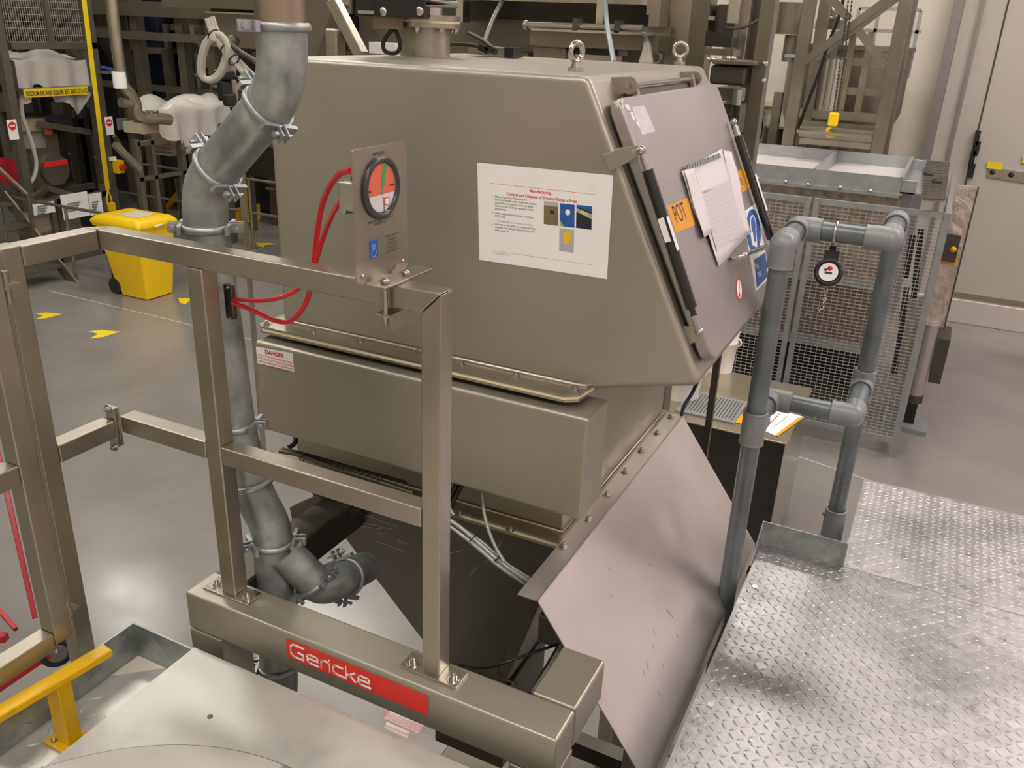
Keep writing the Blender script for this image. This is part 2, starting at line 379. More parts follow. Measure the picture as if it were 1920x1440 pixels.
# upper flange with cream gasket
b = MB()
fo = [(-1.47, 1.570), (-1.455, 1.556), (-.625, 1.556), (-.600, 1.575), (-.590, 1.64), (-.590, 2.45), (-1.47, 2.45)]
b.prism([(x, y, -.719) for x, y in fo], (0, 0, -.005)); b.prism([(x, y, -.732) for x, y in fo], (0, 0, -.005)); b.build('upper_flange', TUBE, M)
MB().prism([(x+(.002 if x < -1 else -.002), y+.002, -.7242) for x, y in fo], (0, 0, -.0076)).build('gasket', CREAM, M)
MB().tube([(-1.44, D-.003, -.718), (-.615, D-.003, -.718), (-.60, D+.01, -.718)], .006, 8).build('weld_bead', TUBE, M)
for x, y in ((500,608), (587,622), (675,641), (865,684), (967,706), (1078,731)):
    p = aZ(x, y, -.719); MB().hexbolt((p.x, p.y, -.719), Z_, .0075, .006).build('bolt', BOLT, M)
# neck, motor cover box
MB().box(-1.445, -.645, 1.646, 2.44, -1.115, -.737).build('neck', STEEL, M, bevel=.004)
cv = MB().box(-1.455, -.556, 1.528, 1.650, -.994, -.749).build('motor_cover', STEEL, M, bevel=.009, seg=4)
# lower flange and cone
b = MB().box(-1.50, -.612, 1.600, 2.47, -1.119, -1.114).box(-1.50, -.612, 1.600, 2.47, -1.134, -1.128); b.build('lower_flange', TUBE, M)
MB().box(-1.497, -.615, 1.603, 2.467, -1.128, -1.119).build('gasket', CREAM, M)
MB().tube([(-1.445, 1.643, -1.112), (-.643, 1.643, -1.112), (-.642, 2.44, -1.112)], .005, 8).build('weld_bead', TUBE, M)
for x, y in ((862,963), (957,993), (600,900)):
    p = aZ(x, y, -1.114); MB().hexbolt((p.x, p.y, -1.114), Z_, .0075, .006).build('bolt', BOLT, M)
t4 = [(-1.46, 1.62, -1.134), (-.625, 1.62, -1.134), (-.625, 2.45, -1.134), (-1.46, 2.45, -1.134)]
b4 = [(-1.06, 1.80, -1.82), (-.86, 1.80, -1.82), (-.86, 2.05, -1.82), (-1.06, 2.05, -1.82)]
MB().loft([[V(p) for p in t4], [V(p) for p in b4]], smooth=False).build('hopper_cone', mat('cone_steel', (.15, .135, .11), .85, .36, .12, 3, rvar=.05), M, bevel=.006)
MB().prism([aY(x, y, 1.60) for x, y in ((594,930),(543,952),(550,985),(582,992),(634,1008),(670,960))], (0, .02, 0)).build('side_bracket', MATS['cone_steel'], M)
MB().box(-1.08, -.84, 1.78, 2.07, -2.1, -1.8).build('outlet', DSTEEL, M, bevel=.006)
sc = MB()
for (a, b_) in [((655,975),(700,966)),((668,978),(735,992)),((680,987),(715,992)),((676,963),(745,988)),((708,1000),(730,1001)),((746,1012),(752,1020)),((705,1015),(760,1034)),((747,1012),(768,1022)),((828,978),(845,1052)),((824,1041),(868,1032)),((880,1080),(896,1062)),((910,1055),(942,1015))]:
    n_ = V((0, -1, -.26)).normalized(); p0 = V((-1, 1.6185, -1.134)); sc.bar(aP(*a, p0, n_), aP(*b_, p0, n_), .0012, .0004, up=n_)
sc.build('scratches', mat('scratch_bright', (.6, .56, .48), .8, .4), M)
# danger sticker on the cover
Yc = 1.5275
def quadY(pix, Y, th, m, parent, name, bevel=0):
    return MB().prism([aY(x, y, Y) for x, y in pix], (0, -th, 0)).build(name, m, parent, bevel)
dst = quadY([(480,650),(549,662),(552,697),(483,681)], Yc, .0006, WHITE, M, 'danger_sticker')
p = aY(514, 664, Yc-.001)
text('DANGER', .0145, p+V((0, 0, -.004)), X_, Z_, RED, dst, align='CENTER', bold=.0006)
text('ISOLATE MOTOR & ENSURE THAT\nWORKING PARTS ARE STATIONARY\nBEFORE OPENING OR REMOVING\nANY COVER OR GUARDS', .0072, p+V((.002, 0, -.0145)), X_, Z_, RED, dst, align='CENTER', line=1.15)
# sloped door on the hood
AX = V((.4527, 0, -.8915)); NX = V((.8915, 0, .4527)); O0 = V((-.647, D, -.085))
def dp(s, y, h=0.0): return O0+AX*s+NX*h+V((0, y-D, 0))
def dpix(x, y, h): return aP(x, y, dp(0, D, h), NX)
DH = .034
def rrect(s0, s1, y0, y1, R, h, n=6):
    out = []
    for (cs, cy_, a) in ((s1-R, y1-R, 0), (s0+R, y1-R, 1), (s0+R, y0+R, 2), (s1-R, y0+R, 3)):
        for i in range(n+1):
            t = math.pi/2*(a+i/n); out.append(dp(cs+R*math.cos(t), cy_+R*math.sin(t), h))
    return out
door_y1 = dpix(1349, 170, DH).y; s_top = (dpix(1165, 182, DH)-O0).dot(AX)
dr = MB().prism(rrect(s_top, .612, 1.645, door_y1, .03, .006), NX*(DH-.006)).build('door', mat('door_light_tinted_steel', (.385, .36, .35), .72, .42, .05, 2.5, .05, 400, rvar=.05), M, bevel=.006, seg=3)  # pinkish cast of light from the right is put into the door colour
MB().prism(rrect(s_top+.012, .60, 1.657, door_y1-.012, .025, 0.0), NX*.007).build('door_seal', BLACK, dr)
# hinge rod at the top of the door
hp, hq = dpix(1181, 160, .028), dpix(1303, 147, .028)
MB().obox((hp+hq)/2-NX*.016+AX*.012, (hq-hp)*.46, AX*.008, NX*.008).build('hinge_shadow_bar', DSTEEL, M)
MB().cyl(hp, hq, .0045, n=12).build('hinge_rod', BOLT, M)
for c_ in (hp, hq):
    b = MB(); b.cyl(c_-Y_*.006, c_+Y_*.006, .017, n=20); q = c_-NX*.03-AX*.012; b.obox((c_+q)/2-AX*.002, (c_-q)/2, AX*.016, Y_*.0055); b.build('hinge_lug', TUBE, M)
    MB().hexbolt(c_-Y_*.006, -Y_, .006, .006, False).build('hinge_bolt', BOLT, M)
for yy_ in (hp.y+.015, hq.y-.04): MB().prism([dp(s_top+.004, yy_, DH-.004), dp(s_top-.03, yy_, .035), dp(s_top-.03, yy_, .025), dp(s_top+.004, yy_, DH-.014)], (0, .02, 0)).build('hinge_strap', TUBE, dr)
# gas struts
def strut(b0, b1, Yv, plate, labelpix, nm):
    p, q = b0, b1; dd = (q-p).normalized()
    gs = MB().cyl(p+dd*.038, q-dd*.052, .0115, n=24).cyl(q-dd*.055, q-dd*.03, .0062).build('gas_strut', BLACKG, M)
    MB().sphere(p, .0095, 16, 10).cyl(p, p+dd*.040, .0055, .0055).cyl(p+dd*.012, p+dd*.042, .0075).build('strut_end', BOLT, gs)
    MB().sphere(q, .0095, 16, 10).cyl(q-dd*.036, q, .0075).build('strut_end', BOLT, gs)
    return dd
s0, s1 = aY(1202, 282, 1.600), aY(1311, 622, 1.622)
dd = strut(s0, s1, 1.63, None, None, '')
MB().prism([aY(x, y, 1.618) for x, y in ((1131,290),(1150,283),(1160,277),(1205,272),(1208,285),(1200,292),(1172,308),(1144,322))], (0, -.005, 0)).build('strut_bracket', STEEL, M, bevel=.001)
MB().hexbolt(s0-Y_*.012+V((-.007,0,0)), -Y_, .006, .006, False).build('bolt', BOLT, M)
MB().prism([aY(x, y, 1.650) for x, y in ((1281,610),(1303,612),(1313,636),(1294,645))], (0, -.006, 0)).build('strut_bracket', STEEL, M, bevel=.001)
t0 = s0+(s1-s0)*.42; ax = -Y_; sd = dd.cross(ax).normalized()
MB().obox(t0-Y_*.0125-sd*.0, dd*.024, sd*.006, Y_*.0006).build('strut_sticker', WHITE, M)
MB().obox(t0+dd*.012+V((.010,-.004,.005)), dd*.034, sd*.0007, Y_*.006).build('strut_sticker', WHITE, M)
r0_, r1_ = aY(1376, 229, 2.455), aY(1457, 482, 2.455)
r0_ = dpix(1376, 229, .05); r1_ = dpix(1457, 482, .05)
ddr = strut(r0_, r1_, 0, None, None, '')
MB().obox(r0_+(r1_-r0_)*.53+NX*.012, ddr*.05, Y_*.007, NX*.0007).build('strut_sticker', WHITE, M)
MB().prism([dpix(x, y, .0) for x, y in ((1440,470),(1462,490),(1455,530),(1440,540))], (0, -.006, 0)).build('strut_bracket', STEEL, M)
MB().hexbolt(dpix(1455, 496, .03), NX, .006, .006).hexbolt(dpix(1462, 508, .03), NX, .005, .006).build('bolt', BOLT, M)
# door handle
h0, h1 = dpix(1366, 489, DH), dpix(1411, 470, DH)
pth = smooth_path([h0, h0+NX*.035, h0+NX*.04+Y_*.02, h1+NX*.04-Y_*.02, h1+NX*.035, h1], 2)
MB().tube(pth, .0055, 12).build('door_handle', POL, dr)
# old glue marks
gm = mat('glue_residue', (.62, .57, .60), .4, .55, .12, 60)
def ond(pix, h, th, m, name, parent=dr):
    return MB().prism([dpix(x, y, h) for x, y in pix], NX*th).build(name, m, parent)
ond([(1184,201),(1208,198),(1229,246),(1204,253)], DH, .0003, gm, 'glue_mark')
gl = mat('glue_bright', (.8, .75, .77), .2, .5)
for pix in ([(1171,197),(1178,196),(1183,208),(1176,205)], [(1181,211),(1186,210),(1192,226),(1187,225)], [(1192,228),(1196,228),(1200,239),(1197,238)], [(1201,245),(1205,248),(1206,253)]): ond(pix, DH, .0004, gl, 'glue_mark')
# signs on the door
ond([(1250,387),(1289,371),(1303,422),(1267,437)], DH, .0006, ORG, 'orange_sign')
ond([(1380,322),(1399,314),(1410,349),(1392,361)], DH, .0006, ORG, 'orange_sign')
def dtext(s, size, x, y, vec, m, h=DH+.001, **k):
    o_ = dpix(x, y, h); u_ = (dpix(*vec, h)-o_).normalized(); v_ = NX.cross(u_)
    return text(s, size, o_, u_, v_, m, k.pop('parent', dr), **k)
dtext('POT', .052, 1269, 419, (1289, 409), INK, sx=.80)
dtext('BLE?', .027, 1391, 347, (1406, 341), INK, sx=.42)
ond([(1392,399),(1422,377),(1442,522),(1417,546)], DH, .0006, WHITE, 'mask_sign')
ond([(1414,487),(1435,473),(1440,518),(1419,540)], DH+.0006, .0004, BLUE, 'sign_field')
cs = dpix(1413, 433, DH+.0008); ra = (dpix(1416, 474, DH)-dpix(1409, 391, DH))/2; ra2 = (dpix(1426, 430, DH)-dpix(1400, 436, DH))/2
def ell(c_, a_, b_, k=1.0, n=32): return [c_+a_*k*math.cos(2*math.pi*i/n)+b_*k*math.sin(2*math.pi*i/n) for i in range(n)]
MB().prism(ell(cs, ra, ra2), NX*.0003).build('sign_disc', BLUE, dr)
MB().prism(ell(cs-ra*.25, ra*.48, ra2*.42), NX*.0006).prism([cs+ra*.05-ra2*.5, cs+ra*.05+ra2*.35, cs+ra*.78+ra2*.3, cs+ra*.6-ra2*.35], NX*.0006).build('sign_pictogram', WHITE, dr)
MB().prism(ell(cs-ra*.28, ra*.38, ra2*.32), NX*.0008).prism([cs-ra2*.15, cs+ra2*.25, cs+ra*.5+ra2*.15, cs+ra*.45-ra2*.1], NX*.0008).build('sign_pictogram', BLUE, dr)
dtext('Wear\nmasks', .026, 1418, 506, (1438, 493), WHITE, h=DH+.0013, sx=.58, line=.75)
cs = dpix(1386, 542, DH+.0004); ra = (dpix(1388, 564, DH)-dpix(1385, 520, DH))/2; ra2 = (dpix(1391, 541, DH)-dpix(1380, 543, DH))/2
MB().prism(ell(cs, ra, ra2), NX*.0003).build('warning_disc', RED, dr); MB().prism(ell(cs, ra, ra2, .8), NX*.0005).build('warning_disc', WHITE, dr)
MB().prism([cs+ra*.3-ra2*.4, cs+ra*.3+ra2*.1, cs+ra*.7+ra2*.1, cs+ra*.6-ra2*.3], NX*.0007).bar(cs-ra*.7+ra2*.2+NX*.0005, cs+ra*.7-ra2*.2+NX*.0005, .002, .0004, up=NX).build('warning_symbol', RED, dr)
# hood top: lifting eyes, inlet spigot
def eye(c_, axis):
    b = MB().cyl(c_, c_+Z_*.008, .017, n=24).cyl(c_+Z_*.007, c_+Z_*.018, .010, .008); b.torus(c_+Z_*.038, axis, .0185, .0055, 28, 10, squash=1.1); b.build('lifting_eye', BOLT, M)
eye(aZ(1079, 134, -.085), V((1, -.35, 0))); e2 = aZ(1273, 121, -.085); eye(e2, V((.25, -1, 0)))
sp = V((aY(797, 90, 2.09).x, 2.09, -.085)); R_ = .066
MB().cyl(sp, sp+Z_*.070, R_, n=40).build('inlet_spigot', STEEL, M)
# weighing cable of the hood rear
# ---------------------------------------------------------------- notice taped on the hood
N = thing('safety_notice', 'white landscape notice about security and tamper seals taped on the hood', 'notice', aY(1020, 505, D))
c4 = [aY(x, y, D-.0005) for x, y in ((895,305),(1150,329),(1138,523),(899,487))]
NS = MB().prism(c4, (0, -.0006, 0)).build('sheet', WHITE, N)
def npix(x, y): return aY(x, y, D-.0013)
NU = (c4[1]-c4[0]).normalized(); NU = (NU+(c4[2]-c4[3]).normalized()).normalized(); NV = V((-NU.z, 0, NU.x))
NV = -Y_.cross(NU) if (-Y_).cross(NU).z > 0 else Y_.cross(NU)
if NV.z < 0: NV = -NV
def ntext(s, size, x, y, m, **k): return text(s, size, npix(x, y), NU, NV, m, NS, **k)
def nline(a, b_, m, w_=.0008): MB().bar(npix(*a)+V((0,.0003,0)), npix(*b_)+V((0,.0003,0)), .0003, w_).build('rule', m, NS)
nline((920,343.5), (1117,365), RED); nline((923,470), (1111,497), GREYINK, .0006)
ntext('Manufacturing', .0086, 1013, 362.5, RED, align='CENTER', bold=.00022)
ntext('Control and Disposal of Security/Tamper Seals', .0084, 1014, 373, RED, align='CENTER', bold=.00022)
ntext('Many of our Raw Material have\nSecurity/Tamper seals which are used to\nensure that containers have not been\nopened prior to being received in the\ndepartment', .0064, 928, 370, INK, line=1.0, sx=.92)
ntext('These seals, once removed, present a\nPCCS risk', .0064, 928, 401, INK, line=1.0, sx=.92)
ntext('Examples of the seals are shown in the Photo', .0048, 934, 415.5, GREYINK, sx=.92)
ntext('As soon as any seals are removed these\nmust be immediately disposed of in the\narea waste bin', .0064, 928, 421.5, INK, line=1.0, sx=.92)
for yy_ in (368.5, 399, 420): nline((922, yy_), (924.5, yy_+.3), INK)
ntext('\u00a9 Company SP June 2010', .0045, 923, 475, GREYINK, sx=.9)
tanm = mat('photo_tan', (.20, .15, .07), 0, .5, .2, 30); navy = mat('photo_navy', (.015, .02, .035), 0, .5)
greyp = mat('photo_grey', (.45, .43, .45), 0, .5, .1, 40)
def nq(pix, m, k=0): MB().prism([npix(x, y)+V((0, .0001-.0002*k, 0)) for x, y in pix], (0, -.0002, 0)).build('picture', m, NS)
nq([(1020,377),(1047,380),(1046.5,423.5),(1019.5,420)], tanm); nq([(1020,377),(1047,380),(1047,388),(1020,385)], greyp, 1); nq([(1032,393),(1040,396),(1038,402),(1031,400)], navy, 1)
nq([(1050,381),(1077.5,384),(1077,427),(1049.5,423.5)], BLUE); nq([(1049.7,413),(1058,425),(1049.5,423.5)], mat('photo_lime', (.3, .55, .15)), 1)
c_ = npix(1064.5, 398)-V((0,.0002,0)); MB().prism([c_+V((math.cos(t*.3927)*.0055, 0, math.sin(t*.3927)*.0062)) for t in range(16)], (0,-.0002,0)).build('picture', WHITE, NS)
nq([(1081,384),(1110,387),(1109,431),(1080,427)], navy); nq([(1081,384),(1110,387),(1110,398),(1081,388)], BLUE, 1); nq([(1081,390),(1110,402),(1109.5,411),(1081,397)], greyp, 2); nq([(1090,395),(1101,400),(1101,404),(1090,400)], YELT, 3)
nq([(1049,428),(1076.5,431),(1075.5,474),(1048.5,470)], greyp); nq([(1055,436),(1063,433),(1071,438),(1070,446),(1067,450),(1066,459),(1059,457),(1058,448)], YEL, 1)
c_ = npix(1110, 351); MB().prism([c_+V((math.cos(t*.3927)*.012, 0, math.sin(t*.3927)*.009)) for t in range(16)], (0,-.0001,0)).build('emblem', mat('pale_print', (.86,.84,.80), 0, .5), NS)
# ---------------------------------------------------------------- papers on the door
W1 = thing('paper_form', 'crumpled white forms in a plastic wallet stuck on the sloped hood door', 'paper', dpix(1345, 490, DH))
def crumple(pix, h, m, name, parent, amp=.006, nn=10):
    c_ = [dpix(x, y, h) for x, y in pix]; vs = []; fs = []
    for i in range(nn+1):
        for j in range(nn+1):
            u_, v_ = i/nn, j/nn
            p = c_[0]*(1-u_)*(1-v_)+c_[1]*u_*(1-v_)+c_[2]*u_*v_+c_[3]*(1-u_)*v_
            vs.append(p+NX*(amp*(.5+.5*math.sin(u_*5+v_*3+h*900)*math.cos(v_*6-u_*2))))
    for i in range(nn):
        for j in range(nn): a = i*(nn+1)+j; fs.append((a, a+nn+1, a+nn+2, a+1))
    o = MB().add(vs, fs, True).build(name, m, parent); sm = o.modifiers.new('s', 'SOLIDIFY'); sm.thickness = .0004; return o
crumple([(1275,322),(1306,318),(1333,436),(1318,447)], DH+.001, mat('side_paper', (.74,.69,.69), 0, .6), 'back_sheet', W1)
crumple([(1283,318),(1353,279),(1397,445),(1347,499)], DH+.004, mat('form_paper', (.76,.72,.74), 0, .5), 'form_sheet', W1, .003)
crumple([(1352,282),(1370,285),(1405,440),(1387,446)], DH+.003, MATS['side_paper'], 'back_sheet', W1)
crumple([(1281,320),(1300,316),(1336,433),(1319,447)], DH+.008, MATS['side_paper'], 'front_sheet', W1, .004)
ond([(1284,311),(1349,287),(1352,295),(1287,320)], DH+.009, .0006, mat('wallet_band', (.35,.40,.38), .3, .3, .3, 200), 'wallet_band', W1)
b = MB()
for i in range(13):
    p, q = dpix(1288+i*4.9, 309-i*1.75, DH+.0105), dpix(1289.5+i*4.9, 317-i*1.75, DH+.0105); b.bar(p, q, .0022, .0005, up=NX)
b.build('punched_holes', INK, W1)
ond([(1276,321),(1283,318),(1286,327),(1277,325)], DH+.0005, .0005, RED, 'red_corner', W1)
nq2 = mat('form_grey', (.52, .51, .53), 0, .6)
ond([(1312,364),(1370,336),(1392,432),(1345,472)], DH+.0085, .0003, mat('form_field', (.62,.60,.62), 0, .6), 'form_table', W1)
for k in range(12):
    y0 = 372+k*8.2; x0_ = 1316+k*2.7
    b = MB().bar(dpix(x0_, y0, DH+.0092), dpix(x0_+10+(k*7 % 9), y0-5-(k*7 % 9)*.4, DH+.0092), .0012, .0003, up=NX); b.build('form_line', nq2, W1)
    b = MB().bar(dpix(x0_+22, y0-10, DH+.0092), dpix(x0_+38+(k*5 % 8), y0-18, DH+.0092), .0012, .0003, up=NX)
    b.build('form_line', nq2, W1)
dtext('Weighing Record', .0085, 1320, 362, (1370, 340), GREYINK, h=DH+.0092, parent=W1)
#@@FRAME
# ================================================================= base frame
ZB = -1.19; BF = thing('base_frame', 'box-section steel base frame carrying the powder feeder, red maker strip in front', 'frame', (-.9, 1.9, FL))
b = MB().box(-1.325, -.418, 1.112, 1.202, ZB-.098, ZB); b.build('front_beam', STEEL, BF, bevel=.007, seg=3)
MB().box(-.513, -.418, 1.203, 1.36, ZB-.098, ZB).build('side_beam', STEEL, BF, bevel=.007, seg=3)
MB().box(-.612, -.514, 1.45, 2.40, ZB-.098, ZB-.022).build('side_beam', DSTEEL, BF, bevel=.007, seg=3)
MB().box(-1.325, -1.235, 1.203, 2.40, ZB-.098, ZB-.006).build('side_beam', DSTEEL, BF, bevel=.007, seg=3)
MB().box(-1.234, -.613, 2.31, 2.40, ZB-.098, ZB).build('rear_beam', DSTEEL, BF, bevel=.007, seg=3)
for x, y in ((-1.325, 1.112), (-.513, 1.112), (-1.325, 2.305), (-.612, 2.305)):
    MB().box(x, x+.095, y, y+.095, FL, ZB-.0985).build('leg', STEEL, BF, bevel=.006, seg=2)
MB().box(-1.228, -.515, 1.135, 1.205, -2.52, -2.45).build('tie_beam', DSTEEL, BF); MB().box(-1.228, -.615, 2.32, 2.38, -2.52, -2.45).build('tie_beam', DSTEEL, BF)
Yb = 1.1115
st = [aY(537,1201,Yb), aY(803,1301,Yb), aY(803,1336,Yb), aY(540,1236,Yb)]
z1 = (st[0].z+st[1].z)/2; z0 = (st[2].z+st[3].z)/2
mst = MB().box(st[0].x, st[1].x, Yb-.0012, Yb, z0, z1).build('maker_strip', RED, BF)
lg = MB(); hh = (z1-z0)*.50; ox = st[0].x+.012; oz = z0+(z1-z0)*.18; yv = Yb-.0016
GL = [([(1.15,1.3),(.3,1.3),(.08,1.2),(0,1.0),(0,.3),(.08,.1),(.3,0),(1.1,0),(1.1,.55),(.62,.62)],1.45),
 ([(0,.47),(.92,.47),(.92,.7),(.75,.9),(.2,.9),(.04,.8),(0,.6),(0,.25),(.05,.08),(.2,0),(.98,0)],1.22), ([(0,0),(0,.65),(.06,.83),(.2,.9),(.55,.9)],.72),
 ([(0,0),(0,.9)],.32), ([(.8,.9),(.2,.9),(.04,.8),(0,.6),(0,.25),(.05,.08),(.2,0),(.95,0)],1.1), ([(0,0),(0,1.3)],0), ([(.0,.42),(.25,.5),(.7,.92)],0), ([(.25,.5),(.75,-.02)],1.0),
 ([(0,.47),(.92,.47),(.92,.7),(.75,.9),(.2,.9),(.04,.8),(0,.6),(0,.25),(.05,.08),(.2,0),(.98,0)],1.2)]
GX = ox
for pts, adv in GL:
    for i in range(len(pts)-1):
        p = V((GX+pts[i][0]*hh*1.24, yv, oz+pts[i][1]*hh)); q = V((GX+pts[i+1][0]*hh*1.24, yv, oz+pts[i+1][1]*hh)); dd = (q-p).normalized()*.0012
        lg.bar(p-dd, q+dd, .0006, .0046)
    if adv == .32: lg.bar(V((GX, yv, oz+1.12*hh)), V((GX, yv, oz+1.32*hh)), .0006, .0046)
    GX += adv*hh*1.24
lg.build('lettering', WHITE, mst)
# ================================================================= guard rail bolted to the beam
YR0, YR1 = 1.150, 1.190; YC = (YR0+YR1)/2; ZR = -.405; T = .040
G = thing('guard_rail', 'brushed steel square-tube guard rail bolted on the red-striped base beam', 'guard rail', (-1.1, 1.17, ZB))
XR = aY(827, 551, YR0).x; XP = -1.19
def sq(x0, x1, y0, y1, z0, z1, nm): return MB().box(x0, x1, y0, y1, z0, z1).build(nm, TUBE, G, bevel=.0035, seg=3)
XC = -1.462
b = MB().prism([(XC-.02, YR0, ZR-T), (XR-T, YR0, ZR-T), (XR, YR0, ZR), (XC-.02, YR0, ZR)], (0, T, 0)); b.build('top_rail', TUBE, G, bevel=.003, seg=3)
b = MB().prism([(XR-T+.001, YR0, ZB+.004), (XR, YR0, ZB+.004), (XR, YR0, ZR-.001), (XR-T+.001, YR0, ZR-T-.001)], (0, T, 0)); b.build('post', TUBE, G, bevel=.003, seg=3)
px = aY(389, 640, YR0).x
sq(px-T+.003, px+.003, YR0, YR1, ZB+.004, ZR-T-.0005, 'post')
zm0 = aY(600, 897, YR0).z
sq(px+.0035, XR-T, YR0, YR1, zm0-T, zm0, 'mid_rail')
XL = -1.50
zl = zm0+.002
sq(XL+.0, px-T+.002, YR0, YR1, zl-T, zl, 'mid_rail')
sq(XL-T+.02, XL+.02, .985, YR0-.001, ZR-T, ZR, 'top_rail')
MB().prism([(XC-.0205, YR0, ZR), (XC-.0205, YR1, ZR), (XL-T+.02, YR0, ZR)], (0,0,-T)).build('top_rail', TUBE, G)
YP = .985
sq(XL-T+.02, XL+.02, YP-T, YP, DZ-.3, ZR+.002, 'post')
sq(XL-T+.02, XL+.02, YP+.0005, YR0-.028, zl-T+.004, zl+.004, 'mid_rail')
for k in (0, 1):
    c_ = V((XL+.0, YR0-.020+k*.008, zl-T/2+.002)); MB().obox(c_, X_*.013, Z_*.045, Y_*.0034).build('joint_plate', TUBE, G, bevel=.001)
MB().hexbolt((XL, YR0-.0235, zl+.026), -Y_, .007, .006).hexbolt((XL, YR0-.0235, zl-.066), -Y_, .007, .006).build('bolt', BOLT, G)
for xc in (px-.017, XR-T/2):
    fpl = MB().box(xc-.065, xc+.065, YR0-.012, YR1-.004, ZB+.0002, ZB+.0052).build('foot_plate', POL, G, bevel=.001)
    for s in (-1, 1): MB().hexbolt((xc+s*.045, YC-.01, ZB+.004), Z_, .0105, .009).build('bolt', BOLT, fpl)
# cable pass box on the post
ey = thing('slotted_bracket', 'small grey slotted bracket on the middle rail post holding red tubes', 'bracket', (px+.02, 1.2, -.62))
e0 = aY(432, 565, 1.215); MB().obox(e0, X_*.011, Z_*.036, Y_*.006).build('plate', DSTEEL, ey, bevel=.003)
MB().hexbolt(e0+V((0.004,-.006,.03)), -Y_, .003, .003, False).hexbolt(e0+V((.004,-.006,-.03)), -Y_, .003, .003, False).build('screw', BOLT, ey)
MB().obox(e0+V((-.004,-.0065,.0)), X_*.002, Z_*.022, Y_*.001).build('slot', BLACK, ey)
#@@GAUGE
# ================================================================= airflow gauge
GXX = -.807
GA = thing('airflow_gauge', 'flat steel gauge plate with round orange and green dial clamped on the rail', 'gauge', (GXX, 1.16, ZR))
def gp(x, y, h=0.0): return aX(x, y, GXX+h)
gy0, gy1, gz0, gz1 = 1.086, 1.235, -.397, -.183
def rr(y0, y1, z0, z1, R, X, n=5):
    o = []
    for cy2, cz2, a in ((y1-R, z1-R, 0), (y0+R, z1-R, 1), (y0+R, z0+R, 2), (y1-R, z0+R, 3)):
        for i in range(n+1): t = math.pi/2*(a+i/n); o.append(V((X, cy2+R*math.cos(t), cz2+R*math.sin(t))))
    return o
MB().prism(rr(gy0, gy1, gz0, gz1, .006, GXX-.002), (.002, 0, 0)).build('plate', TUBE, GA)
gc = gp(713, 352); gr = .0445
MB().cyl(gc-X_*.03, gc+X_*.001, gr*.9, n=40).build('case', BLACK, GA)
MB().torus(gc+X_*.002, X_, gr, .006, 48, 10).build('bezel', mat('bezel_grey', (.06,.06,.06), .3, .3), GA)
fc = gc+X_*.0016
def cir(t): return fc+V((0, math.cos(t)*gr*.9, math.sin(t)*gr*.9))
dial = MB().prism([cir(2*math.pi*i/40) for i in range(40)], (.0006,0,0)).build('dial', mat('dial_white', (.7,.69,.68), 0, .35), GA)
orr = mat('dial_orange', (.80, .13, .05), 0, .3)
t0, t1 = math.radians(-14), math.radians(180+0)
MB().prism([cir(t0+(math.radians(196)-t0)*i/24)+X_*.0006 for i in range(25)], (.0006,0,0)).build('dial_scale', orr, dial)
MB().prism([gp(718,303,.003), gp(726,304,.003), gp(718,364,.003), gp(714,365,.003)], (.0005,0,0)).build('green_band', GREEN, dial)
b = MB()
for (x, y) in ((692, 361), (736, 346)): b.bar(gp(x-4, y+1, .0036), gp(x+4, y-1, .0036), .0005, .003)
b.build('limit_marker', INK, dial)
MB().prism([gp(721,371,.003), gp(730,369,.003), gp(730,383,.003), gp(721,385,.003)], (.0004,0,0)).build('red_tag', RED, dial)
MB().prism([gp(722.5,372.5,.0035), gp(728.5,371,.0035), gp(728.5,381.5,.0035), gp(722.5,383,.0035)], (.0004,0,0)).build('tag_field', WHITE, dial)
MB().bar(gp(720, 370, .0032), gp(721, 398, .0032), .0006, .0015).bar(gp(729, 385, .0032), gp(729, 396, .0032), .0006, .0015).build('pointer_line', GREYINK, dial)
MB().cyl(gp(725,398,.002), gp(725,398,.005), .004).build('zero_screw', BOLT, dial)
gl_ = MB().sphere(fc+X_*.001, 1, 32, 16, sc=(.009, gr*.93, gr*.93)).build('glass', mat('lens_glass', (1,1,1), 0, .03, alpha=.04, spec=.8), GA)
def gt(s_, size, x, y, **k): return text(s_, size, gp(x, y, .0004), Y_, Z_, INK, GA, **k)
gt('AIRFLOW', .0078, 710, 291, align='CENTER', sx=1.05)
gt('AIRFLOW DIRECT READING\nMANOMETER', .0058, 714, 414, align='CENTER', line=.9)
gt('Airflow Lufttechnik\nRheinbach\nTel +49 (0) 22\nFax +49 (0) 22\nwww.airflow.com', .0052, 735, 442, align='CENTER', line=1.25)
gt('CE', .009, 736, 506)
MB().prism([gp(693,453,.0004), gp(708,448,.0004), gp(709,480,.0004), gp(694,487,.0004)], (.0004,0,0)).build('blue_logo', BLUE, GA)
lb = mat('logo_light', (.35,.5,.75), 0, .5); bc = gp(701, 474, .001)
MB().torus(bc, X_, .0065, .0006, 20, 5).torus(bc+Z_*.011, X_, .0035, .0005, 16, 5).build('logo_ring', lb, GA)
for y_, z_ in ((gy0+.016, gz0+.014), (gy1-.016, gz0+.014)): MB().sphere((GXX+.001, y_, z_), .004, sc=(.7,1,1)).build('rivet', BOLT, GA)
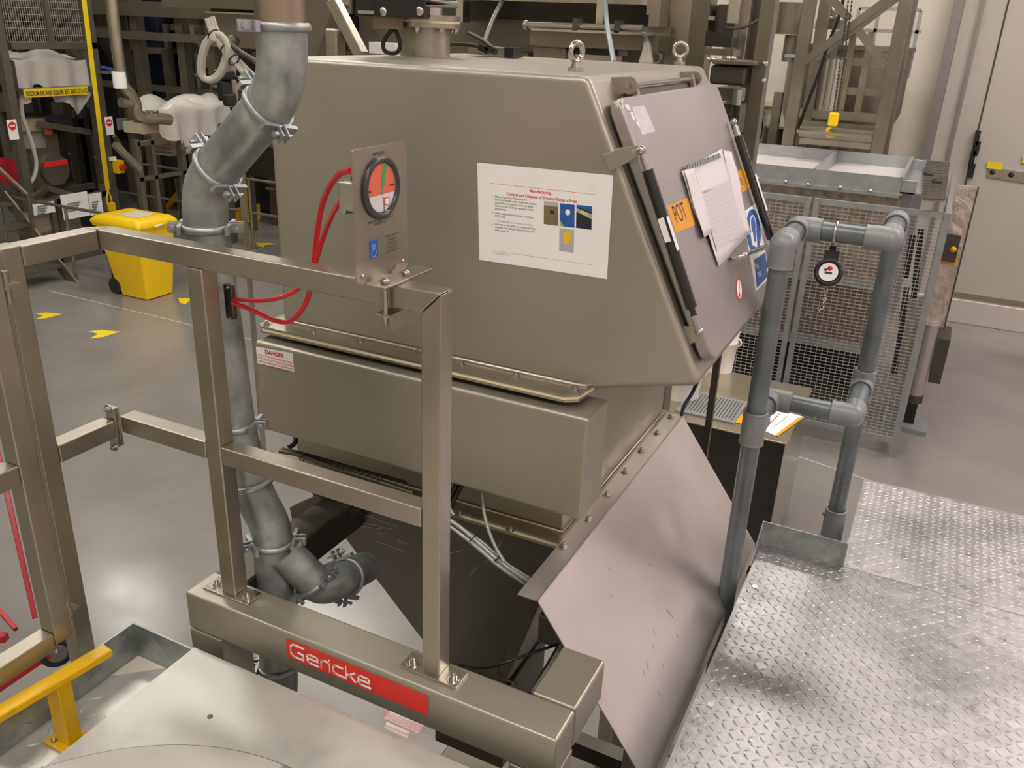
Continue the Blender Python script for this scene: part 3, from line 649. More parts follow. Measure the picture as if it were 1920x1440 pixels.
# foot bracket, two threaded rods, lower clamp
MB().box(GXX-.004, GXX+.034, gy0+.03, gy1+.03, ZR+.0003, ZR+.0045).build('foot_bracket', TUBE, GA, bevel=.001)
MB().box(GXX-.004, GXX-.001, gy0+.03, gy1-.004, ZR+.0045, ZR+.03).build('foot_upstand', TUBE, GA)
for y_ in (YR0-.010, YR1+.012):
    MB().cyl((GXX+.018, y_, ZR-.066), (GXX+.018, y_, ZR+.012), .0042, n=14).sphere((GXX+.018, y_, ZR+.008), .008, sc=(1,1,.7)).cyl((GXX+.018, y_, ZR-.056), (GXX+.018, y_, ZR-.050), .0075, n=6).build('clamp_bolt', BOLT, GA)
MB().box(GXX+.006, GXX+.034, YR0-.022, YR1+.025, ZR-.050, ZR-.0465).box(GXX+.030, GXX+.033, YR0-.012, YR1+.012, ZR-.075, ZR-.050).build('lower_clamp', POL, GA)
k_ = aX(652, 368, GXX-.018); MB().box(GXX-.03, GXX-.002, k_.y-.008, k_.y+.012, k_.z-.022, k_.z+.022).build('rear_clip', POL, GA, bevel=.002)
MB().cyl(k_+V((-.004,-.008,-.022)), k_+V((-.002,.02,-.024)), .006).build('clip_foot', BOLT, GA)
def tb_(pix, m, r_, lab, name='air_tube', cat='tube', it=3):
    pts = [aY(x, y, Y) for x, y, Y in pix]; return tag(MB().tube(smooth_path(pts, it), r_, 12).build(name, m), lab, cat)
tb_([(657,320,1.17),(632,326,1.2),(606,372,1.24),(595,430,1.26),(588,500,1.26),(580,560,1.26),(552,602,1.26),(520,605,1.25),(480,583,1.23),(434,567,1.212)], REDP, .0052, 'bright red air tube looping from top of the gauge, hanging lowest under the rail')
tb_([(648,368,1.17),(625,395,1.2),(604,450,1.23),(590,500,1.24),(565,540,1.25),(530,558,1.24),(490,565,1.22),(436,561,1.212)], REDP, .0045, 'darker red air tube from the gauge back clip, upper of the two at the post')
#@@DUCT
# ================================================================= galvanised duct
DU = thing('galvanised_duct', 'mottled grey galvanised extraction duct with clamp rings, left of the hood', 'duct', (-1.37, 1.45, FL))
YD = 1.28; RD = .0446
def dpt(x, y, Y=YD): return aY(x, y, Y)
pA, pB, pC, pD = dpt(527, 50), dpt(503, 200), dpt(409, 314), dpt(387, 425)
pT = V((pA.x+.003, YD, .12))
vx = pD.x; E0 = V((dpt(425, 760).x, YD, dpt(432, 800).z))
vx2 = dpt(515, 1000).x
def dsec(pts, nm='duct_section', m=GALV, rad=RD): return MB().tube(pts, rad, 36).build(nm, m, DU)
MB().cyl(pA, pT, RD*.99, n=36).build('brown_steel_pipe', mat('tinted_steel', (.36,.30,.22), 1, .35, .1, 6), DU)
def bez(p0, p1, p2, p3, n=14): return [p0*(1-t)**3+p1*3*t*(1-t)**2+p2*3*t*t*(1-t)+p3*t**3 for t in [i/n for i in range(n+1)]]
ddn = (pC-pB).normalized()
dsec(bez(pA, pA-Z_*.05, pB-ddn*.055, pB)); dsec([pB, pB*.5+pC*.5, pC]); dsec(bez(pC, pC+ddn*.05, pD+Z_*.06, pD))
E0.x = vx+.03; E0 = dpt(440, 795)
dsec([pD, pD*.5+E0*.5, E0])
E1 = dpt(512, 1013)
e_in = (E0-pD).normalized(); mid = dpt(470, 905); dmid = (mid-E0).normalized()
dsec(bez(E0, E0+e_in*.03, mid-dmid*.02, mid, 8)); dsec(bez(mid, mid+(mid-E0).normalized()*.06, E1+Z_*.06, E1))
E2 = V((E1.x-.012, YD, E1.z-.9)); E2 = dpt(522, 1245)
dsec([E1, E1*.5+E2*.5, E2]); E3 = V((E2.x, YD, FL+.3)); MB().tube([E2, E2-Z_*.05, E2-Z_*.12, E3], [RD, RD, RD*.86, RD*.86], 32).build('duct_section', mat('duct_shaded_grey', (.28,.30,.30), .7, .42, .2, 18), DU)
F0, F1, F2, F3 = dpt(533, 1035), dpt(590, 1092, 1.31), dpt(648, 1082, 1.40), dpt(684, 1064, 1.52)
f01 = (F1-F0).normalized(); dsec([F0, F0*.5+F1*.5, F1], rad=RD*.92); dsec(bez(F1, F1+f01*.035, F2-(F3-F2).normalized()*.035, F2), rad=RD*.92); dsec([F2, F2*.5+F3*.5, F3], rad=RD*.92)
def clamp(c_, ax_, ends, rad=RD, m=GALVL):
    ax_ = ax_.normalized(); b = MB().torus(c_, ax_, rad+.003, .0052, 40, 8, squash=1.5)
    for e in ends:
        d_ = (e-c_); d_ = (d_-ax_*d_.dot(ax_)).normalized(); s_ = ax_.cross(d_)
        q = c_+d_*(rad+.016)
        b.obox(q+s_*.007, d_*.014, ax_*.010, s_*.0016).obox(q-s_*.007, d_*.014, ax_*.010, s_*.0016)
        b.cyl(q-s_*.024+d_*.003, q+s_*.022+d_*.003, .0035, n=10).cyl(q+s_*.012+d_*.003, q+s_*.019+d_*.003, .007, n=6)
        b.obox(c_+d_*(rad+.004)+s_*.022, d_*.004, s_*.016, ax_*.009).obox(c_+d_*(rad+.004)-s_*.022, d_*.004, s_*.016, ax_*.009)
    b.build('clamp_ring', m, DU)
def dir2(x, y, c_): return aY(x, y, YD)
clamp(pA, Z_, [V((pA.x-.036, YD-.05, pA.z))]); clamp(pB, ddn, [dir2(548,222,pB)-Y_*.012, dir2(452,130,pB)])
clamp(pC, ddn, [dir2(452,345,pC)-Y_*.01, dir2(380,245,pC)]); clamp(pD, Z_, [V((pD.x-.05, YD-.04, pD.z)), V((pD.x+.05, YD+.03, pD.z))])
clamp(E0, e_in, [E0+V((.05,.02,0))]); clamp(mid, dmid, [mid+V((-.05,-.02,0))]); clamp(E1, Z_, [E1+V((-.03,-.05,0)), E1+V((.05,.03,0))])
clamp(F1, f01, [F1+V((.0,-.02,-.06)), F1+V((.03,0,.05))], RD*.92); clamp(F2, F3-F2, [F2+V((0,0,-.06)), F2+V((-.03,0,.05))], RD*.92)
clamp(E2, Z_, [E2+V((-.05,-.03,0))])
# ================================================================= sloping cover sheet beside the deck
SHEETM = mat('mill_finish_sheet', (.66, .62, .60), .8, .34, .05, 4, rvar=.06)
CS = thing('cover_sheet', 'plain folded steel cover sheet sloping from the bolted flange to the deck edge', 'cover', (-.45, 1.9, DZ-.08))
YS0, YS1 = 1.37, 2.445
fz = -1.110; fx = -.580; tx = -.628
low = V((-.300, 0, -1.49))
MB().prism([(tx, YS0, fz), (fx, YS0, fz), (fx, YS1, fz), (tx, YS1, fz)], (0,0,-.0025)).build('flange_strip', SHEETM, CS)
MB().prism([(fx, YS0, fz), (low.x, YS0, low.z), (low.x, YS1, low.z), (fx, YS1, fz)], V((-.0022, 0, -.0014))).build('slope_sheet', SHEETM, CS)
MB().tube([(fx-.0004, YS0, fz-.0006), (fx-.0004, YS1, fz-.0006)], .0022, 8).build('fold', TUBE, CS)
MB().box(low.x-.002, low.x, YS0, YS1, low.z-.05, low.z).build('lower_lip', SHEETM, CS)
for x, y in ((1057,1026),(1103,975),(1138,928),(1172,885),(1202,846),(1232,813),(1257,783)):
    p = aZ(x, y, fz); MB().hexbolt((p.x, p.y, fz+.001), Z_, .0075, .007).build('bolt', BOLT, CS)
b = MB(); nS = V((.38, 0, .28)).normalized(); pS = V((fx, 0, fz+.0006))
for (a, c_) in [((1138,1063),(1145,1070)),((1215,1056),(1222,1062)),((1143,1113),(1149,1121)),((1194,1197),(1196,1200)),((1250,1143),(1262,1158)),((1225,1180),(1228,1190)),((1205,1255),(1210,1268)),((1222,1208),(1228,1216)),((1212,1240),(1216,1256)),((1268,1188),(1272,1196)),((1232,1295),(1240,1306)),((1242,1245),(1244,1251))]:
    b.bar(aP(*a, pS, nS), aP(*c_, pS, nS), .0013, .0003, up=nS)
b.build('scuff_marks', mat('scuff_grey', (.22,.2,.19), .3, .5), CS)
# cable bundle under the motor cover
CB = thing('cable_bundle', 'bundle of grey braided cables with black ties across the hopper front', 'cable', aY(985, 1090, 1.5))
def tubeP(pix, r_, m, par, nm='cable', it=2): return MB().tube(smooth_path([aY(x, y, Y) for x, y, Y in pix], it), r_, 10).build(nm, m, par)
BR = mat('braided_cable', (.52,.55,.55), .6, .4, .3, 300, .5, 500)
tubeP([(822,962,1.56),(860,985,1.56),(900,1020,1.56),(945,1060,1.56),(992,1090,1.58)], .0055, BR, CB)
tubeP([(822,972,1.56),(860,998,1.56),(900,1030,1.55),(940,1066,1.55),(985,1094,1.58)], .0050, BR, CB)
tubeP([(822,958,1.575),(865,990,1.565),(905,1016,1.57),(950,1058,1.57),(993,1084,1.59)], .0040, BR, CB)
tubeP([(904,925,1.60),(908,970,1.57),(925,1020,1.56),(945,1052,1.55)], .0042, BR, CB)
tubeP([(858,905,1.6),(845,930,1.58),(837,948,1.57)], .0062, BLACK, CB, 'black_hose'); tubeP([(866,908,1.6),(853,932,1.58),(845,952,1.57)], .0062, BLACK, CB, 'black_hose')
for x, y in ((836,950),(845,955),(829,947)): p = aY(x, y, 1.56); MB().cyl(p+V((-.008,0,.008)), p+V((.008,0,-.012)), .0066, n=8).build('cable_gland', BOLT, CB)
for x, y in ((886,1009),(934,1046)): p = aY(x, y, 1.555); MB().torus(p, V((1,0,-.75)), .0105, .0016, 20, 6).build('cable_tie', BLACK, CB)
C2 = thing('cable_bundle', 'black cables slung low between hopper outlet and side beam', 'cable', aY(960, 1250, 1.3))
tubeP([(862,1247,1.30),(905,1255,1.28),(960,1238,1.30),(1045,1208,1.42)], .0035, BLACK, C2)
tubeP([(948,1218,1.5),(940,1240,1.5),(932,1258,1.5),(945,1272,1.5),(968,1282,1.4)], .0025, BLACK, C2)
tubeP([(1002,1298,1.235),(1030,1255,1.34),(1055,1210,1.45)], .007, BR, C2); tubeP([(995,1300,1.235),(1020,1258,1.34),(1045,1215,1.45)], .004, DSTEEL, C2)
C3 = thing('cable_bundle', 'grey cables with black ties tucked under the left end of the motor cover', 'cable', aY(600, 870, 1.56))
tubeP([(525,846,1.56),(560,852,1.56),(620,875,1.56),(700,900,1.55),(775,925,1.55)], .006, DSTEEL, C3); tubeP([(540,840,1.58),(556,830,1.60),(552,812,1.62)], .007, BLACK, C3)
tubeP([(530,842,1.57),(556,847,1.57),(640,872,1.57),(760,905,1.56)], .005, BLACK, C3)
for x, y in ((568,858),(712,898)): p = aY(x, y, 1.555); MB().torus(p, V((1,0,-.3)), .0115, .0016, 20, 6).build('cable_tie', BLACK, C3)
#@@LEFTNEAR
# ================================================================= left: gate, trolley, tray, cover plate, yellow barrier
GT = thing('hinged_gate', 'brushed steel square-tube gate at far left edge, hinged to the rail post', 'gate', (-1.46, .9, -1.6))
Yg = .93
gx1 = aY(118, 1150, Yg).x
ga, gb_ = aY(20, 600, Yg), aY(118, 1150, Yg)
gX = -1.43
z_b = aX(130, 1170, gX).z; 
def gbar(y0, y1, z0, z1, nm): return MB().box(gX-.04, gX, y0, y1, z0, z1).build(nm, TUBE, GT, bevel=.003, seg=3)
yst = aX(100, 1000, gX).y
gbar(yst-.04, yst, z_b-.03, -.42, 'stile'); gbar(yst-.9, yst-.0405, z_b-.04, z_b, 'bottom_rail'); zmg = aX(20, 880, gX).z; gbar(yst-.9, yst-.0405, zmg-.04, zmg, 'mid_rail')
gbar(yst-.9, yst-.0405, -.46, -.42, 'top_rail'); gbar(yst-.94, yst-.9005, z_b-.04, -.42, 'stile')
hb_ = aX(140, 1150, gX+.0); b = MB().cyl((gX-.02, yst+.012, hb_.z-.01), (gX-.02, yst+.012, hb_.z+.012), .011, n=18).box(gX-.03, gX-.01, yst-.001, yst+.035, hb_.z-.006, hb_.z).cyl((gX-.02, yst+.012, hb_.z-.02), (gX-.02, yst+.012, hb_.z+.02), .005)
b.build('hinge', TUBE, GT)
zt_ = -.462; MB().box(gX-.03, gX+.0, yst-.001, yst+.03, zt_, zt_+.008).cyl((gX-.015, yst+.012, zt_-.03), (gX-.015, yst+.012, zt_+.03), .008).build('hinge', TUBE, GT)
# red sack trolley beyond the gate
TR = thing('sack_trolley', 'red tubular sack trolley with rubber-tyred wheel behind the gate, bottom left', 'trolley', aY(60, 1260, 1.6))
Yt = 1.55
def tr(pix, w_, nm): return MB().bar(aY(*pix[0]), aY(*pix[1]), w_).build(nm, REDM, TR, bevel=.003)
tr(((-20,780,1.7),(66,1160,1.5)), .018, 'frame_tube'); tr(((-60,1080,1.6),(30,1180,1.5)), .016, 'frame_tube'); 
tr(((-40,1312,1.35),(92,1222,1.52)), .035, 'axle_bar'); tr(((-60,1190,1.45),(12,1196,1.5)), .03, 'frame_tube')
wc = aY(106, 1222, 1.54); wa = V((.8, -.45, .1)).normalized()
MB().torus(wc, wa, .043, .017, 32, 10).build('tyre', RUBBER, TR); MB().cyl(wc-wa*.012, wc+wa*.014, .036, n=28).cyl(wc-wa*.02, wc+wa*.03, .012).build('wheel_hub', BOLT, TR)
# tray of checker plate
TY = thing('checker_tray', 'checker plate tray with upstand corner, left of the pale cover plate', 'tray', (-1.35, .8, DZ))
tX, tY, tz1, tz0 = -1.476, 1.084, -1.318, DZ
b = MB().box(tX, -1.0, -.5, tY, tz0-.006, tz0); lugs(b, tX+.01, -1.15, .2, tY-.05, tz0, s=.038, L=.017, W=.0042)
b.build('tray_floor', mat('bright_checker', (.64, .64, .60), .5, .4, .1, 8), TY)
b = MB().box(tX-.004, tX, .72, tY+.004, tz0-.006, tz1)
for i in range(11):
    for j in range(2):
        c_ = V((tX, .74+i*.031, tz0+.03+j*.035)); u_ = V((0,.7,.7)) if (i+j) % 2 else V((0,.7,-.7)); b.obox(c_, u_*.011, u_.cross(X_)*.0025, X_*.0015)
b.build('side_upstand', GALV, TY)
b = MB().box(tX, -.4, tY, tY+.004, tz0-.006, tz1)
for i in range(20):
    for j in range(2):
        c_ = V((tX+.03+i*.031, tY, tz0+.03+j*.035)); u_ = V((.7,0,.7)) if (i+j) % 2 else V((.7,0,-.7)); b.obox(c_, u_*.011, u_.cross(Y_)*.0025, Y_*.0015)
b.build('rear_upstand', GALV, TY)
MB().prism([(tX+.001, tY-.001, tz0+.0004), (tX+.09, tY-.001, tz0+.0004), (tX+.001, tY-.08, tz0+.0004)], (0,0,.0006)).build('corner_patch', mat('old_sealant', (.72,.68,.55), 0, .6), TY)
MB().box(tX+.02, tX+.08, .3, .36, FL, tz0-.008).build('support_post', GALV, TY)
# pale cover plate with round disc
zP = -1.285; cn = aZ(365, 1213, zP); rt = aZ(880, 1440, zP)
CP = thing('cover_plate', 'pale scuffed metal cover plate with screw, at the bottom left foreground', 'plate', (cn.x+.4, cn.y-.4, zP-.1))
yP = (cn.y+rt.y)/2; lf = aZ(80, 1440, zP)
# outline: rear edge along x, left edge slanting back towards the eye
MB().prism([(cn.x, yP, zP), (.1, yP, zP), (.1, -.3, zP), (cn.x-.02, -.3, zP), (cn.x+(lf.x-cn.x)*1.0, lf.y, zP)], (0,0,-.004)).build('top_plate', PLATEM, CP)
MB().box(cn.x+.05, .05, -.25, yP-.04, DZ, zP-.004).build('support_box', DARKP, CP)
scw = aZ(394, 1344, zP); MB().cyl((scw.x, scw.y, zP-.0005), (scw.x, scw.y, zP+.0012), .0055, n=20).build('countersunk_screw', DSTEEL, CP)
DC = aZ(330, 1399, zP); p2 = aZ(110, 1433, zP); p3 = aZ(540, 1440, zP)
def circ3(a, b_, c_):
    ax_, ay_, bx_, by_, cx_, cy_2 = a.x, a.y, b_.x, b_.y, c_.x, c_.y
    d_ = 2*(ax_*(by_-cy_2)+bx_*(cy_2-ay_)+cx_*(ay_-by_))
    ux = ((ax_**2+ay_**2)*(by_-cy_2)+(bx_**2+by_**2)*(cy_2-ay_)+(cx_**2+cy_2**2)*(ay_-by_))/d_
    uy = ((ax_**2+ay_**2)*(cx_-bx_)+(bx_**2+by_**2)*(ax_-cx_)+(cx_**2+cy_2**2)*(bx_-ax_))/d_
    return V((ux, uy, 0)), math.hypot(ax_-ux, ay_-uy)
cc_, cr_ = circ3(DC, p2, p3)
b = MB().cyl((cc_.x, cc_.y, zP+.0002), (cc_.x, cc_.y, zP+.003), cr_, n=96); DISC = b.build('round_lid', ARCM, CP); MB().torus((cc_.x, cc_.y, zP+.0012), Z_, cr_+.001, .0013, 120, 6).build('lid_gap', DSTEEL, CP)
# yellow barrier
YB = thing('yellow_barrier', 'low yellow painted steel barrier bar on a flanged foot, bottom left', 'barrier', (-1.4, .9, DZ))
ya, yb = aZ(203, 1215, -1.235), aZ(-30, 1352, -1.235)
b = MB(); dd = (yb-ya).normalized(); sdv = dd.cross(Z_).normalized()
b.obox((ya+yb)/2-Z_*.004, dd*((yb-ya).length/2), sdv*.017, Z_*.009); b.build('top_bar', YELP, YB, bevel=.004, seg=3)
fo_ = aZ(128, 1385, DZ+.006)
pt = ya+dd*.075; MB().box(fo_.x-.02, fo_.x+.022, fo_.y-.014, fo_.y+.018, DZ+.006, -1.249).build('post', YELP, YB, bevel=.003)
MB().box(fo_.x-.04, fo_.x+.075, fo_.y-.03, fo_.y+.03, DZ+.0005, DZ+.0065).build('foot_plate', YELP, YB, bevel=.002)
MB().sphere((fo_.x-.02, fo_.y-.018, DZ+.008), .006).build('bolt', BOLT, YB)
# lower machine with danger label seen below the beam
LM = thing('lower_machine', 'dark steel machine below the beam carrying white danger labels', 'machine', (-.8, 1.5, FL))
zz = -2.35
MB().box(-1.16, -.56, 1.40, 2.1, zz-.5, zz).build('housing', MSTEEL, LM, bevel=.01)
MB().box(-1.1, -.62, 1.5, 2.05, FL, zz-.5).build('stand', DSTEEL, LM)
c1 = aZ(765, 1350, zz)
def lz(pix, m, nm, k=0): return MB().prism([aZ(x, y, zz+.0006*(k+1)) for x, y in pix], (0,0,-.0004)).build(nm, m, LM)
lz([(734,1329),(798,1355),(785,1376),(719,1347)], mat('grey_label', (.6,.57,.55), 0, .5), 'danger_label'); lz([(725,1353),(768,1372),(763,1384),(720,1363)], MATS['grey_label'], 'rotation_label')
o_ = aZ(764, 1344, zz+.0015); text('DANGER', .022, o_, X_, Y_, INK, LM, align='CENTER', bold=.001)
text('ISOLATE MOTOR & ENSURE THAT\nWORKING PARTS ARE STATIONARY\nBEFORE OPENING OR REMOVING\nANY COVER OR GUARDS', .011, o_-Y_*.02, X_, Y_, RED, LM, align='CENTER')
text('DIRECTION OF ROTATION', .012, aZ(746, 1372, zz+.0015), X_, Y_, RED, LM, align='CENTER')
MB().cyl((-1.22, 1.6, zz-.35), (-1.22, 1.6, zz+.04), .055).build('motor_drum', BLACK, LM); MB().cyl((-1.12, 1.56, zz-.05), (-1.12, 1.56, zz+.10), .02).build('fitting', BLACK, LM)

#@@BENCH
def rb(x0, y0, x1, y1, Y, dep, b=None):
    xm, ym = (x0+x1)/2, (y0+y1)/2; b = b or MB()
    return b.box(aY(x0, ym, Y).x, aY(x1, ym, Y).x, Y, Y+dep, aY(xm, y1, Y).z, aY(xm, y0, Y).z)
# ================================================================= bench with buckets
zB = -2.5
fr, br2, fl = aZ(1475, 832, zB), aZ(1530, 730, zB), aZ(1300, 790, zB)
bx1, by0, by1, bx0 = fr.x, fr.y, br2.y, fr.x-.95
BE = thing('work_bench', 'stainless work bench with dark front and pale shiny top behind the pipe rail', 'bench', ((bx0+bx1)/2, (by0+by1)/2, FL))
MB().box(bx0, bx1, by0, by1, zB-.012, zB).build('worktop', WOODT, BE, bevel=.003)
MB().box(bx0+.01, bx1-.012, by0+.012, by1-.01, FL+.1, zB-.012).build('cabinet', DARKP, BE)
MB().box(bx1-.012, bx1-.008, by0+.005, by1-.005, FL+.1, zB-.012).build('side_panel', POL, BE)
MB().box(bx0+.03, bx1-.04, by0+.05, by1-.03, FL, FL+.1).build('plinth', BLACK, BE)
gq = [aZ(x, y, zB+.02) for x, y in ((1310,735),(1400,752),(1383,795),(1262,766))]
gz = zB+.012; gx0, gx1, gya, gyb = aZ(1300,770,gz).x, aZ(1385,780,gz).x, aZ(1378,793,gz).y, aZ(1398,752,gz).y
GR = thing('drip_grille', 'grey slotted grille tray lying on the bench beside the white buckets', 'grille', ((gx0+gx1)/2, gya, zB))
MB().box(gx0-.12, gx1, gya, gyb, zB+.001, gz).build('tray', GALVL, GR)
b = MB()
for i in range(17): x = gx0-.09+i*(gx1-gx0+.06)/16.0; b.box(x, x+.006, gya+.04, gyb-.04, gz+.0002, gz+.001)
b.build('slots', INK, GR)
def bucket(x, y, R_, H_, lab):
    c_ = aZ(x, y, zB); t = thing('white_bucket', lab, 'bucket', (c_.x, c_.y, zB+.001), 'white buckets on the bench')
    b = MB().tube([(c_.x, c_.y, zB+.001), (c_.x, c_.y, zB+H_*.72), (c_.x, c_.y, zB+H_*.722), (c_.x, c_.y, zB+H_*.76), (c_.x, c_.y, zB+H_)], [R_*.86, R_*.97, R_*1.06, R_*.98, R_], 40, False)
    b.loft([[V((c_.x+math.cos(2*math.pi*k/40)*rr_, c_.y+math.sin(2*math.pi*k/40)*rr_, z_)) for k in range(40)] for rr_, z_ in ((R_, zB+H_), (R_*.96, zB+H_), (R_*.86, zB+.02))], caps=False)
    b.cyl((c_.x, c_.y, zB+.002), (c_.x, c_.y, zB+.02), R_*.85, n=40); b.build('pail', WHITEP, t)
    MB().torus((c_.x, c_.y, zB+H_*.997), Z_, R_*.99, .006, 40, 6).build('rim', WHITEP, t)
    MB().torus((c_.x+R_*.95, c_.y, zB+H_*.74), Y_, .03, .007, 14, 6).build('ear', WHITEP, t)
    return t
bucket(1345, 692, .135, .34, 'tall white plastic bucket on the bench, further back and right, rim visible')
bucket(1276, 742, .15, .30, 'white plastic bucket nearest the bench front, mostly hidden behind the hood')
LF = thing('warning_leaflet', 'white leaflet with orange borders and red lettering on the bench corner', 'leaflet', aZ(1440, 790, zB))
lq = [aZ(x, y, zB+.02) for x, y in ((1425,800),(1456,770),(1505,783),(1458,815))]
def lfl(pix, h, m, nm): return MB().prism([aZ(x, y, zB+h) for x, y in pix], (0,0,.0008)).build(nm, m, LF)
lfl([(1422,802),(1436,762),(1508,782),(1455,818)], .003, WHITE, 'sheet'); lfl([(1452,817),(1498,782),(1508,782),(1458,818)], .005, ORG, 'border'); lfl([(1431,786),(1447,762),(1453,763),(1440,786)], .005, ORG, 'border'); lfl([(1378,792),(1390,776),(1397,778),(1392,795)], .003, ORG, 'border')
b = MB()
for k in range(7): b.bar(aZ(1438+k*3.6, 797-k*3.4, zB+.006), aZ(1441+k*3.6, 797.5-k*3.4, zB+.006), .014, .001)
b.build('lettering', RED, LF)
b = MB()
for k in range(8): b.bar(aZ(1446+k*4, 802-k*3.0, zB+.006), aZ(1449+k*4, 802.5-k*3.0, zB+.006), .012, .001)
b.build('lettering', GREYINK, LF)
PL = thing('floor_pole', 'slim dark square upright behind the hood corner in front of the bench', 'post', (aY(1335, 740, 3.6).x, 3.6, FL))
p = aY(1336, 740, 3.6); MB().box(p.x-.014, p.x+.014, 3.59, 3.62, FL, -.9).build('upright', DSTEEL, PL); MB().box(p.x-.05, p.x+.05, 3.56, 3.65, FL, FL+.006).build('base_plate', DSTEEL, PL)
tag(MB().tube(smooth_path([aY(1317,690,2.5), aY(1300,735,2.5), aY(1282,760,2.47), aY(1277,785,2.44), aY(1273,800,2.42)]), .006, 10).build('hanging_cable', BLACK), 'black cable dropping from hood rear to the far end of the folded cover', 'cable')
# ================================================================= mesh fence enclosure
YF = 8.05
FE = thing('mesh_enclosure', 'galvanised wire mesh guard fence around the tipping machine at right', 'fence', (-.8, YF, FL))
xr = aY(1722, 640, YF).x; xm_ = aY(1499, 520, YF).x; xl = -2.9
zTop = aY(1600, 380, YF).z; zBot = FL+.14
def fpost(x, w_=.045): MB().box(x-w_/2, x+w_/2, YF, YF+.045, FL, zTop).build('post', GALVL, FE)
fpost(xr, .055); fpost(xm_-.035); fpost(xm_+.035); fpost(xl)
b = MB()
for (a, c_) in ((xl+.025, xm_-.06), (xm_+.06, xr-.03)):
    MB().box(a, c_, YF+.002, YF+.04, zTop-.05, zTop).build('rail', GALVL, FE); MB().box(a, c_, YF+.002, YF+.04, zBot, zBot+.05).build('rail', GALVL, FE)
    n_ = int((c_-a)/.05)
    for i in range(n_+1): x = a+(c_-a)*i/n_; b.box(x-.002, x+.002, YF+.018, YF+.022, zBot+.05, zTop-.05)
    n_ = int((zTop-zBot)/.034)
    for i in range(n_+1): z = zBot+.05+(zTop-zBot-.1)*i/n_; b.box(a, c_, YF+.014, YF+.018, z-.0022, z+.0022)
b.build('wire_mesh', mat('mesh_wire', (.62,.62,.60), .7, .4), FE)
xe = xr; 
MB().box(xe-.022, xe+.022, YF+.046, 10.6, zTop-.05, zTop).build('rail', GALVL, FE); MB().box(xe-.022, xe+.022, YF+.046, 10.6, zBot, zBot+.05).build('rail', GALVL, FE)
MB().box(xe-.022, xe+.022, 10.601, 10.645, FL, zTop).build('post', GALVL, FE)
b = MB()
for i in range(52): y = YF+.05+i*.05; b.box(xe-.002, xe+.002, y-.002, y+.002, zBot+.05, zTop-.05)
for i in range(60): z = zBot+.07+i*.037; b.box(xe+.002, xe+.006, YF+.046, 10.6, z-.002, z+.002) if z < zTop-.05 else None
b.build('wire_mesh', MATS['mesh_wire'], FE)
# machine inside
TM = thing('tipping_machine', 'machine with two galvanised open trays on top inside the mesh fence', 'machine', (-1.2, 9, FL))
zr = aY(1405, 305, 8.3).z; yr_ = aZ(1560, 281, zr).y; xa, xb = aY(1395, 305, 8.3).x-1.1, aY(1690, 345, 8.3).x; xd = aY(1527, 322, 8.3).x; zl_ = zr-.14
b = MB().box(xa, xb, 8.3, 8.315, zl_, zr).box(xa, xb, yr_, yr_+.015, zl_, zr).box(xb-.012, xb, 8.315, yr_, zl_, zr).box(xa, xa+.012, 8.315, yr_, zl_, zr).box(xd-.006, xd+.006, 8.315, yr_, zl_, zr); b.build('tray_rims', GALVL, TM)
MB().box(xa+.012, xb-.012, 8.315, yr_, zl_, zl_+.02).build('tray_floor', mat('tray_floor_white', (.66,.63,.61), .3, .5), TM)
for xx in (xd, xb-.006): MB().bar((xx, 8.29, zr+.004), (xx, yr_, zr+.004), .03, .008).build('tray_strap', GALVL, TM)
MB().box(xa, xb, 8.27, 8.3, zl_-.03, zl_).build('front_ledge', GALVL, TM)
for k, (x, y) in enumerate(((1420,335),(1473,341),(1515,346),(1575,352),(1632,358))): MB().sphere(aY(x, y, 8.27), .018).build('bolt', BOLT, TM)
zs0 = aY(1600, 480, 8.42).z
MB().box(xa, xb+.02, 8.4, 8.43, aY(1560, 520, 8.4).z, zl_-.031).build('swirl_panel', SWIRLD, TM)
MB().box(xa, xb+.02, 8.36, 8.40, aY(1560, 533, 8.36).z, aY(1560, 520, 8.36).z).build('ledge', GALVL, TM)
MB().box(xa, xb+.02, 8.5, 8.53, aY(1560, 640, 8.5).z, aY(1560, 534, 8.5).z).build('swirl_panel', mat('swirl_brown', (.26,.21,.18), .8, .45, .3, 25), TM)
MB().box(xa, xb+.02, 8.44, 8.52, aY(1560, 655, 8.44).z, aY(1560, 640, 8.44).z).build('ledge', GALVL, TM)
MB().box(xa, xb, 9.2, 9.3, FL+.3, aY(1560, 655, 8.44).z).build('lower_panel', DARKP, TM)
MB().box(xa, xb, 8.6, 9.6, FL, FL+.3).build('base', DSTEEL, TM)
for xx in (xa+.05, xb-.1, xm_): MB().box(xx-.05, xx+.05, 9.35, 9.45, FL+.3, zl_-.002).build('upright', DSTEEL, TM)
cx_ = aY(1735, 640, 8.7).x; 
xq = aY(1712, 385, 8.45).x
MB().box(xb, xq+.05, 8.34, yr_, zl_, zl_+.02).box(xb, xq, 8.34, 8.35, zl_, zr-.02).box(xb, xq, yr_-.01, yr_, zl_, zr-.02).build('tray_end', GALVL, TM, bevel=.004)
MB().box(xb+.02, xq-.02, 8.44, 8.8, zl_-.7, zl_-.001).build('end_duct', mat('duct_grey_blue', (.35,.35,.37), .6, .4), TM)
b = MB().prism([aZ(x, y, zr-.1) for x, y in ((1733,300),(1782,303),(1772,375),(1730,372))], (0,0,-.02)); b.build('roof_panel', mat('mesh_roof', (.48,.43,.34), .2, .5, .1, 40), TM)
b = MB()
for i in range(14):
    b.bar(aZ(1733+i*3.6, 300+i*.25, zr-.095), aZ(1731+i*3.1, 372+i*.25, zr-.095), .012, .006)
    b.bar(aZ(1733-i*.2, 303+i*5, zr-.095), aZ(1781-i*.75, 306+i*5, zr-.095), .012, .006)
